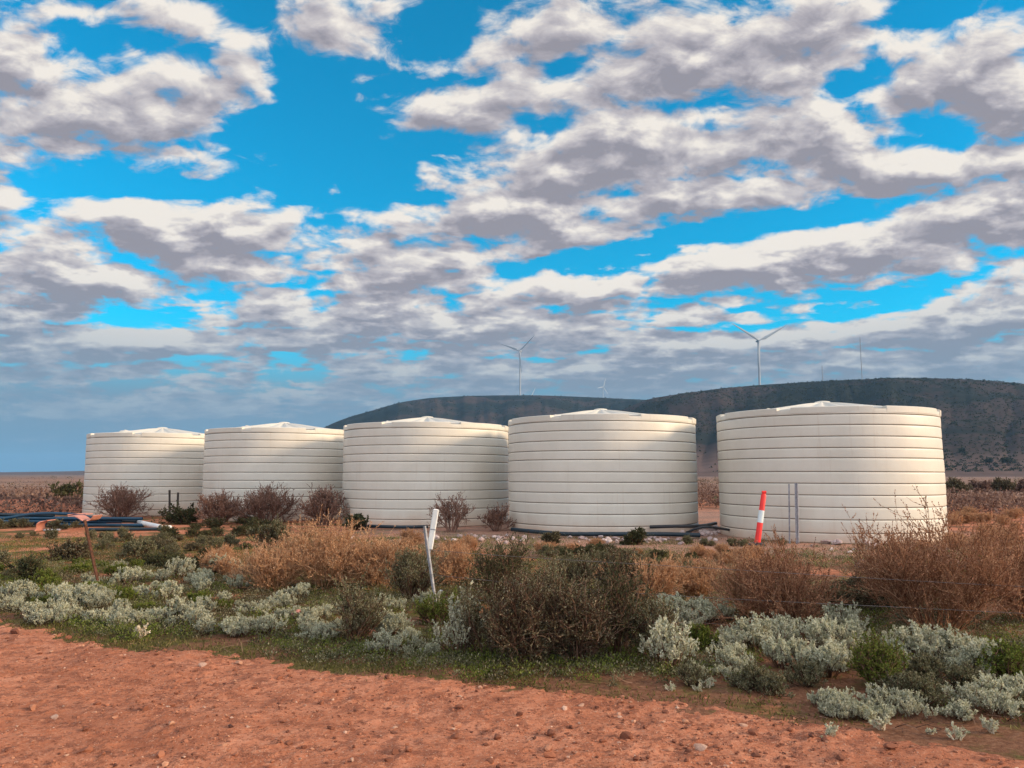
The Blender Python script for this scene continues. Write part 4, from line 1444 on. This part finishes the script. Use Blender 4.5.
# single dark trees standing on the plain at the hill's foot
def far_tree(px, py, w_px, dist, lab, seed):
    rng = np.random.default_rng(seed)
    d = ray(px, py)
    a = math.atan2(d[0], d[1])
    z = float(hill_height('near', np.array([a]), np.array([dist]))[0])
    R = w_px * dist / F_PX / 2
    t = empty('dark_tree', (dist * math.sin(a), dist * math.cos(a), z))
    mb = MB()
    mb.tube([(0, 0, -.3), (.1, 0, R * .5), (-.1, .1, R * 1.1)], [R * .13, R * .09, R * .04], 7)
    for k in range(4):
        an = k * 1.6 + seed
        mb.tube([(0, 0, R * .35), (R * .45 * math.cos(an), R * .45 * math.sin(an), R * .85)], [R * .06, R * .025], 5)
    mb.build('trunk', M['stem'], t)
    n = 420
    c = unit(rng.normal(size=(7, 3))) * R * .5
    c[:, 2] = np.abs(c[:, 2]) * .6 + R * .7
    ci = rng.integers(7, size=n)
    u = unit(rng.normal(size=(n, 3))) * rng.uniform(.2, 1, (n, 1)) * R * .5
    P = c[ci] + u * np.array([1, 1, .75])
    V, Q = leaf_quads(rng, P, unit(u + rng.normal(size=u.shape) * R * .3), R * .28, R * .2)
    link('crown', quads_mesh('crown', V, Q, M['hilltree']), t)
    tag(t, lab, 'tree', 'lone trees below the hill')


far_tree(1007, 456, 11, 640, "larger lone dark tree on the pale slope at the right edge", 1)
far_tree(989, 457, 8, 640, "smaller lone dark tree on the pale slope, left of the larger one", 2)
far_tree(962, 452, 6, 700, "tiny lone dark tree at the hill foot just right of the nearest tank", 3)


# ------------------------------------------------------------------ wind turbines and masts on the ridge
def make_turbine(px, hub_py, dist, blade, yaw, spin, below, lab):
    hx, hy, hz = at(px, hub_py, dist)
    t = empty('wind_turbine', (hx, hy, hz - below), 0)
    k = blade / 60.0
    mb = MB()
    mb.tube([(0, 0, -20), (0, 0, below * .5), (0, 0, below - 1.6 * k)], [2.3 * k, 2.0 * k, 1.4 * k], 20)
    mb.build('tower', M['turbine'], t, smooth=True, angle=50)
    head = yaw
    c, s_ = math.cos(head), math.sin(head)

    def turn(p):
        return (p[0] * c - p[1] * s_, p[0] * s_ + p[1] * c, p[2])
    nac = MB()
    nac.tube([turn((0, -3.0 * k, below)), turn((0, -2.2 * k, below)), turn((0, 5 * k, below + .2 * k)), turn((0, 8 * k, below + .3 * k))], [1.5 * k, 2.1 * k, 2.1 * k, 1.4 * k], 12)
    nac.build('nacelle', M['turbine'], t, smooth=True, angle=40)
    hub = MB()
    hub.tube([turn((0, -2.9 * k, below)), turn((0, -4.2 * k, below)), turn((0, -5.6 * k, below))], [1.7 * k, 1.6 * k, .3 * k], 14)
    hub.build('hub', M['turbine'], t, smooth=True, angle=40)
    for j in range(3):
        an = spin + j * 2 * math.pi / 3
        u = np.array([math.sin(an), 0, math.cos(an)])
        v = np.array([math.cos(an), 0, -math.sin(an)])
        # chord outline of a blade: root, shoulder, tapered tip
        st = [(1.2, 1.1, 1.1), (5, 1.2, 1.0), (12, 2.7, .6), (30, 2.0, .4), (50, 1.2, .25), (60, .35, .1)]
        V, F = [], []
        for (r, ch, th) in st:
            for q in range(8):
                w = 2 * math.pi * q / 8
                off = .35 * ch if r > 8 else 0
                p = u * r * k + v * (ch * math.cos(w) + off) * k + np.array([0, (th * math.sin(w) - 4.0 - .0006 * r * r) * k, 0])
                V.append(turn(p) if True else p)
        V = np.array(V) + np.array([0, 0, below])
        for i in range(len(st) - 1):
            for q in range(8):
                F.append((i * 8 + q, i * 8 + (q + 1) % 8, i * 8 + 8 + (q + 1) % 8, i * 8 + 8 + q))
        F.append(tuple(range(7, -1, -1)))
        F.append(tuple(len(V) - 8 + q for q in range(8)))
        bl = MB()
        bl.add(V, F)
        bl.build('blade', M['turbine'], t, smooth=True, angle=60)
    tag(t, lab, 'wind turbine', 'wind turbines on the ridge')
    return t


make_turbine(758, 341, 1330, 57, .1, math.radians(61), 95, "wind turbine with blades in a Y above the ridge, largest, over the second tank's right")
make_turbine(520, 351, 2050, 62, -.55, math.radians(52), 110, "mid-sized wind turbine standing over the left ridge above the gap between two tanks")
make_turbine(603, 387, 5200, 66, .7, math.radians(18), 95, "tiny distant wind turbine just above the saddle between the ridges")
make_turbine(530, 398, 4000, 62, .5, math.radians(28), 110, "distant wind turbine of which only one raised blade clears the left ridge")


def make_mast(px, top_py, dist, h, w, lab, arms):
    x, y, zt = at(px, top_py, dist)
    t = empty('radio_mast', (x, y, zt - h))
    mb = MB()
    ring = [(w * math.cos(a), w * math.sin(a)) for a in (0.3, 2.394, 4.489)]
    for (a, b) in ring:
        mb.tube([(a, b, 0), (a, b, h)], w * .28, 5)
    nst = int(h / (w * 4))
    for i in range(nst):
        z0, z1 = h * i / nst, h * (i + 1) / nst
        for k in range(3):
            a, b = ring[k], ring[(k + 1) % 3]
            mb.tube([(a[0], a[1], z0), (b[0], b[1], z1)], w * .16, 4)
    mb.build('lattice', M['mast'], t)
    an = MB()
    an.tube([(0, 0, h - .5), (0, 0, h + h * .08)], w * .25, 5)
    an.build('antenna', M['mast'], t)
    for (f, r) in arms:
        d = MB()
        d.tube([(-r, 0, h * f), (r, 0, h * f)], w * .3, 5)
        d.tube([(-r, 0, h * f - r * .7), (-r, 0, h * f + r * .7)], w * .4, 6)
        d.tube([(r, 0, h * f - r * .7), (r, 0, h * f + r * .7)], w * .4, 6)
        d.build('aerial_arm', M['mast'], t)
    tag(t, lab, 'mast')


make_mast(860, 339, 1180, 75, .55, "tall thin lattice radio mast on the right ridge", [])
make_mast(822, 366, 1170, 32, .5, "short radio mast with side aerials, left of the tall mast", [(.72, 1.6), (.45, 1.2)])


# ------------------------------------------------------------------ posts, bollard, wires
def lean_frame(px0, py0, px1, py1, y):
    """foot and head of a post from its two ends in the view, at distance y"""
    return np.array(at(px0, py0, y)), np.array(at(px1, py1, y))


# red and white bollard
def make_bollard():
    p0, p1 = lean_frame(757, 543, 764.3, 490, 17.7)
    foot = np.array([p0[0], p0[1], 0.0])
    ax = unit(p1 - foot)
    L = float(np.linalg.norm(p1 - foot))
    t = empty('bollard', tuple(foot))
    P = lambda k: tuple(ax * L * k)
    mb = MB()
    mb.lathe([(.0001, .07), (.09, .07), (.17, .045), (.20, .02), (.20, 0), (.0001, 0)], 24)
    mb.build('rubber_base', M['darkplastic'], t, smooth=True, angle=40)
    mb = MB()
    mb.tube([P(.03), P(.08), P(.90), P(.925)], [.075, .066, .058, .045], 20)
    mb.build('post', M['red'], t, smooth=True, angle=40)
    mb = MB()
    mb.tube([P(.41), P(.63)], [.0665, .0635], 20)
    mb.build('reflective_band', M['reflective'], t, smooth=True, angle=40)
    mb = MB()
    mb.tube([P(.915), P(.94)], [.030, .030], 12)
    mb.tube([tuple(np.array(P(.96)) + np.array([-.045, 0, 0])), tuple(np.array(P(.96)) + np.array([.045, 0, 0]))], [.033, .033], 12)
    mb.build('handle', M['red'], t, smooth=True, angle=40)
    tag(t, "leaning red bollard with a white reflective band in front of the nearest tank", 'bollard')


make_bollard()


def star_picket(px0, py0, px1, py1, y, w, material, lab, name, holes=True):
    p0, p1 = lean_frame(px0, py0, px1, py1, y)
    ax = unit(p1 - p0)
    p0 = p0 - ax * 0.25
    L = float(np.linalg.norm(p1 - p0))
    sx = unit(np.cross(ax, np.array([0, 1.0, 0])))
    sy = np.cross(ax, sx)
    t = empty(name, tuple(p0))
    mb = MB()
    th = w * .13
    prof = []
    for k in range(3):                               # three-winged section
        a = math.radians(100 + 120 * k)
        d = np.array([math.cos(a), math.sin(a)])
        n = np.array([-d[1], d[0]])
        prof += [d * w * .1 - n * th, d * w * .62 - n * th, d * w * .62 + n * th, d * w * .1 + n * th]
    V, F = [], []
    for l in (0, L):
        for q in prof:
            V.append(sx * q[0] + sy * q[1] + ax * l)
    m = len(prof)
    for i in range(m):
        j = (i + 1) % m
        F.append((i, j, m + j, m + i))
    F.append(tuple(range(m - 1, -1, -1)))
    F.append(tuple(range(m, 2 * m)))
    mb.add(V, F)
    mb.build('shaft', material, t)
    if holes:
        mb = MB()
        for i in range(7):
            c = ax * (L * .93 - i * .13) - np.array([0, w * .3, 0])
            mb.tube([c + np.array([0, .012, 0]), c - np.array([0, .004, 0])], [.008, .008], 8)
        mb.build('wire_hole', M['darksteel'], t)
    tag(t, lab, 'post')
    return p0, p1


star_picket(436, 606, 424.5, 526, 9.3, .032, M['galv'], "leaning galvanised steel picket crossing the white marker post", 'steel_picket')
star_picket(97.5, 581, 84.5, 520, 11.4, .036, M['rust'], "leaning rusty steel stake standing alone on the left", 'steel_stake')
star_picket(789.8, 541, 789.2, 484, 18.2, .036, M['galv'], "thinner left one of two grey steel stakes before the nearest tank", 'steel_stake', False)
star_picket(797.8, 541, 796.6, 483, 18.1, .075, M['galv'], "broader right one of two grey steel stakes before the nearest tank", 'steel_stake', False)
star_picket(169.5, 518, 169.5, 490, 27.2, .06, M['darksteel'], "left taller one of two dark stakes before the farthest left tank", 'steel_stake', False)
star_picket(177, 518, 178, 492.5, 27.0, .06, M['darksteel'], "right shorter one of two dark stakes before the farthest left tank", 'steel_stake', False)


def make_marker():
    top = np.array(at(436.2, 509, 10.4))
    low = np.array(at(428.5, 556, 10.4))
    ax = unit(top - low)
    k = (low[2] + .03) / ax[2]
    foot = low - ax * k
    t = empty('marker_post', tuple(foot))
    L = float(np.linalg.norm(top - foot))
    sx = unit(np.cross(ax, np.array([0, 1.0, 0])))
    sy = np.cross(sx, ax)
    R = np.stack([sx, sy, ax], -1)
    mb = MB()
    mb.box(ax * L * .30, (.035, .02, L * .6), rot=R, bev=.004)
    mb.build('stake', M['galv'], t)
    mb = MB()
    mb.box(ax * (L - .27), (.078, .04, .54), rot=R, bev=.012)
    mb.build('sleeve', M['white'], t)
    mb = MB()
    mb.box(ax * (L - .27) - sy * .001, (.0795, .0415, .012), rot=R)
    mb.build('seam', M['galv'], t)
    tag(t, "leaning marker post with a white plastic sleeve behind the steel picket", 'marker post')


make_marker()

for z, lab in ((.66, "topmost sagging wire strung through the brown bushes on the right"), (.42, "middle sagging wire strung through the brown bushes on the right"), (.17, "lowest sagging wire strung through the brown bushes on the right")):
    mb = MB()
    pts = []
    for i in range(25):
        u = i / 24
        pts.append((-.97 + 8.97 * u, 9.28 - 3.3 * u, z + .05 * math.sin(u * 9 + z * 7) * .3 - .10 * math.sin(math.pi * u) + (.06 if z > .5 else 0) * (1 - u)))
    mb.tube(pts, .0022, 5)
    tag(mb.build('fence_wire', M['wire'], smooth=True), lab, 'wire', 'fence wires on the right')


# ------------------------------------------------------------------ pipes and debris
def pipe(pts, r, m, name, lab, cat='pipe', group=None, hollow=True):
    mb = MB()
    # smooth the path
    P = np.array(pts, float)
    t = np.linspace(0, len(P) - 1, 28)
    i = np.clip(t.astype(int), 0, len(P) - 2)
    f = t - i
    f = f[:, None]
    p0, p1, p2, p3 = P[np.maximum(i - 1, 0)], P[i], P[i + 1], P[np.minimum(i + 2, len(P) - 1)]
    Q = .5 * (2 * p1 + (p2 - p0) * f + (2 * p0 - 5 * p1 + 4 * p2 - p3) * f ** 2 + (3 * p1 - p0 - 3 * p2 + p3) * f ** 3)
    mb.tube(Q, r, 12, cap=not hollow)
    if hollow:
        mb.tube(Q[::-1], r * .82, 12, cap=False)
        for e in (0, len(Q) - 1):
            a = e * 12
            off = 28 * 12
            b = off + (27 - e) * 12
            ca, cb = mb.v[0][a:a + 12], mb.v[1][(27 - e) * 12:(27 - e) * 12 + 12]
            # join outer and inner rims
            order = [int(np.argmin(np.linalg.norm(cb - c, axis=1))) for c in ca]
            for k in range(12):
                j = (k + 1) % 12
                mb.f.append((a + k, a + j, b + order[j], b + order[k]))
                mb.m.append(0)
    o = mb.build(name, m, smooth=True, angle=50)
    tag(o, lab, cat, group)
    return o


rp = random.Random(4)
PILE = [(0, .05), (.14, .05), (.30, .05), (.44, .05), (.60, .05), (.75, .05), (.09, .15), (.25, .15), (.40, .15), (.55, .15), (.2, .24), (.40, .24), (.33, .33)]
for i, (dy, z) in enumerate(PILE):
    y0 = 23.7 + dy
    x0 = -19.5 + rp.uniform(-1, .6)
    x1 = -11.3 + rp.uniform(-1.6, .5) - (2.2 if i % 3 == 0 else 0)
    m = M['bluepipe'] if i % 4 else M['tealpipe']
    w = rp.uniform(-.06, .06)
    pts = [(x0, y0 + w, z), (x0 * .7 + x1 * .3, y0 + rp.uniform(-.03, .03), z + rp.uniform(-.005, .03)), (x0 * .35 + x1 * .65, y0, z + rp.uniform(0, .03)), (x1, y0 - w, z)]
    pipe(pts, .050, m, 'blue_pipe', "long blue plastic pipe lying in the pile before the farthest left tank", group='blue pipes in the pile on the left')
pipe([(-17.2, 22.9, .06), (-15.2, 23.2, .28), (-14.2, 23.3, .42), (-13.2, 23.4, .40), (-12.4, 23.4, .26)], .045, M['bluepipe'], 'blue_pipe', "blue plastic pipe arching up over the top of the pile behind the salmon sheet")
pipe([(-11.9, 22.0, .05), (-10.9, 22.1, .05), (-9.9, 22.2, .05)], .045, M['tealpipe'], 'teal_pipe', "short teal pipe lying on the ground just right of the rusty stake")
pipe([at(686, 530, 20.1)[:2] + (.1,), at(705, 530, 19.9)[:2] + (.26,), at(735, 530, 20.5)[:2] + (.12,)], .032, M['darkplastic'], 'black_pipe', "thin black hose arching across the gap left of the nearest tank")
pipe([at(512, 530, 21.6)[:2] + (.08,), at(560, 533, 20.05)[:2] + (.08,), at(603, 535, 19.8)[:2] + (.09,), at(660, 535, 19.9)[:2] + (.08,), at(700, 533, 19.6)[:2] + (.08,)], .055, M['tealpipe'], 'teal_pipe', "long dark teal pipe lying along the front foot of the second tank from the right")
pipe([at(650, 530, 20.5)[:2] + (.22,), at(672, 530, 20.3)[:2] + (.25,), at(700, 530, 20.6)[:2] + (.24,), at(716, 530, 22)[:2] + (.22,)], .045, M['darkplastic'], 'black_pipe', "thick black pipe curving round the right foot of the second tank from the right")
pipe([at(356, 527, 23.3)[:2] + (.07,), at(400, 527, 22.7)[:2] + (.07,), at(428, 527, 22.75)[:2] + (.08,)], .05, M['tealpipe'], 'teal_pipe', "dark teal pipe along the front foot of the middle tank")


def bent_sheet(center, path, width, thick, lab, name, m):
    """a stiff sheet bent along a path of (x, z) points and as wide as width in y"""
    t = np.linspace(0, len(path) - 1, 24)
    P = np.array(path, float)
    x = np.interp(t, np.arange(len(P)), P[:, 0])
    z = np.interp(t, np.arange(len(P)), P[:, 1])
    ker = np.array([.25, .5, .25])
    for _ in range(3):
        x[1:-1] = np.convolve(x, ker, 'valid')
        z[1:-1] = np.convolve(z, ker, 'valid')
    T = unit(np.stack([np.gradient(x), np.gradient(z)], -1))
    N = np.stack([-T[:, 1], T[:, 0]], -1) * thick
    V, F = [], []
    for i in range(24):
        for (yy, off) in ((-width / 2, 0), (width / 2, 0), (width / 2, 1), (-width / 2, 1)):
            V.append((x[i] + N[i, 0] * off, yy + .05 * math.sin(i * .4), z[i] + N[i, 1] * off))
    for i in range(23):
        for q in range(4):
            F.append((i * 4 + q, i * 4 + (q + 1) % 4, i * 4 + 4 + (q + 1) % 4, i * 4 + 4 + q))
    F.append((3, 2, 1, 0))
    F.append(tuple(92 + q for q in range(4)))
    mb = MB()
    mb.add(V, F)
    o = mb.build(name, m, loc=center, smooth=True, angle=40)
    tag(o, lab, 'plastic sheet')
    return o


c = at(46, 531, 22.2)
bent_sheet((c[0], 22.2, 0), [(-.20, .0), (-.17, .14), (-.06, .26), (.13, .29)], .4, .02, "small curved salmon plastic sheet propped at the front of the pipe pile", 'plastic_sheet', M['pink'])
c = at(85, 520, 22.4)
bent_sheet((c[0], 22.4, 0), [(-.36, .40), (-.20, .40), (-.02, .33), (.12, .26), (.26, .29), (.36, .42)], .5, .02, "large buckled salmon plastic sheet on the pipe pile behind the rusty stake", 'plastic_sheet', M['pink'])
c = at(80, 514, 22.9)
bent_sheet((c[0], 22.95, 0), [(-.28, .41), (0, .44), (.24, .42)], .4, .02, "flat faded salmon plastic sheet on top of the pipe pile", 'plastic_sheet', M['pink'])
mb = MB()
mb.box((0, 0, .03), (.42, .14, .05), bev=.01, rot=[[.98, -.2, 0], [.2, .98, 0], [0, 0, 1]])
tag(mb.build('timber_offcut', M['galv'], loc=(*gp(52, 531), .0)), "grey timber offcut on red soil in front of the pipe pile", 'timber')
x0, y0 = gp(135, 525.5)
x1, y1 = gp(160, 529)
pipe([(x0, y0, .13), ((x0 + x1) / 2, (y0 + y1) / 2, .09), (x1, y1, .06)], .072, M['white'], 'white_pipe', "short thick white pipe lying at the right end of the pipe pile")
mb = MB()
mb.lathe([(.0001, .13), (.08, .125), (.11, .09), (.12, 0.0)], 16)
tag(mb.build('plastic_bucket', M['white'], loc=(*gp(168, 529.5), -.01), smooth=True, angle=40), "small upturned white plastic tub right of the white pipe", 'tub')


def scrap(px, py, w, m, lab, seed):
    rng = np.random.default_rng(seed)
    x, y = gp(px, py)
    n = 6
    g = np.linspace(-.5, .5, n)
    X, Y = np.meshgrid(g, g)
    Z = .18 * np.sin(X * 5 + seed) + .15 * np.cos(Y * 6) + rng.normal(size=X.shape) * .05 + .3
    top = np.stack([X * w, Y * w * .6, Z * w], -1).reshape(-1, 3)
    V = np.concatenate([top, top - np.array([0, 0, .008])])
    F = []
    for a in range(n - 1):
        for b in range(n - 1):
            i = a * n + b
            F.append((i, i + 1, i + n + 1, i + n))
            F.append((i + n * n, i + n + n * n, i + n + 1 + n * n, i + 1 + n * n))
    rim = [b for b in range(n)] + [a * n + n - 1 for a in range(1, n)] + [(n - 1) * n + b for b in range(n - 2, -1, -1)] + [a * n for a in range(n - 2, 0, -1)]
    for a, b in zip(rim, rim[1:] + rim[:1]):
        F.append((b, a, a + n * n, b + n * n))
    mb = MB()
    mb.add(V, F)
    tag(mb.build('plastic_scrap', m, loc=(x, y, float(gz(x, y)) + .06), rotz=seed), lab, 'litter')


scrap(278, 605, .15, M['scrap'], "crumpled pale plastic scrap lying below the tan dry clump", 2)
scrap(296, 620, .09, M['pink'], "small pinkish plastic scrap on the verge below the crumpled pale one", 3)
scrap(441, 599, .10, M['white'], "small white plastic scrap right of the steel picket's foot", 5)
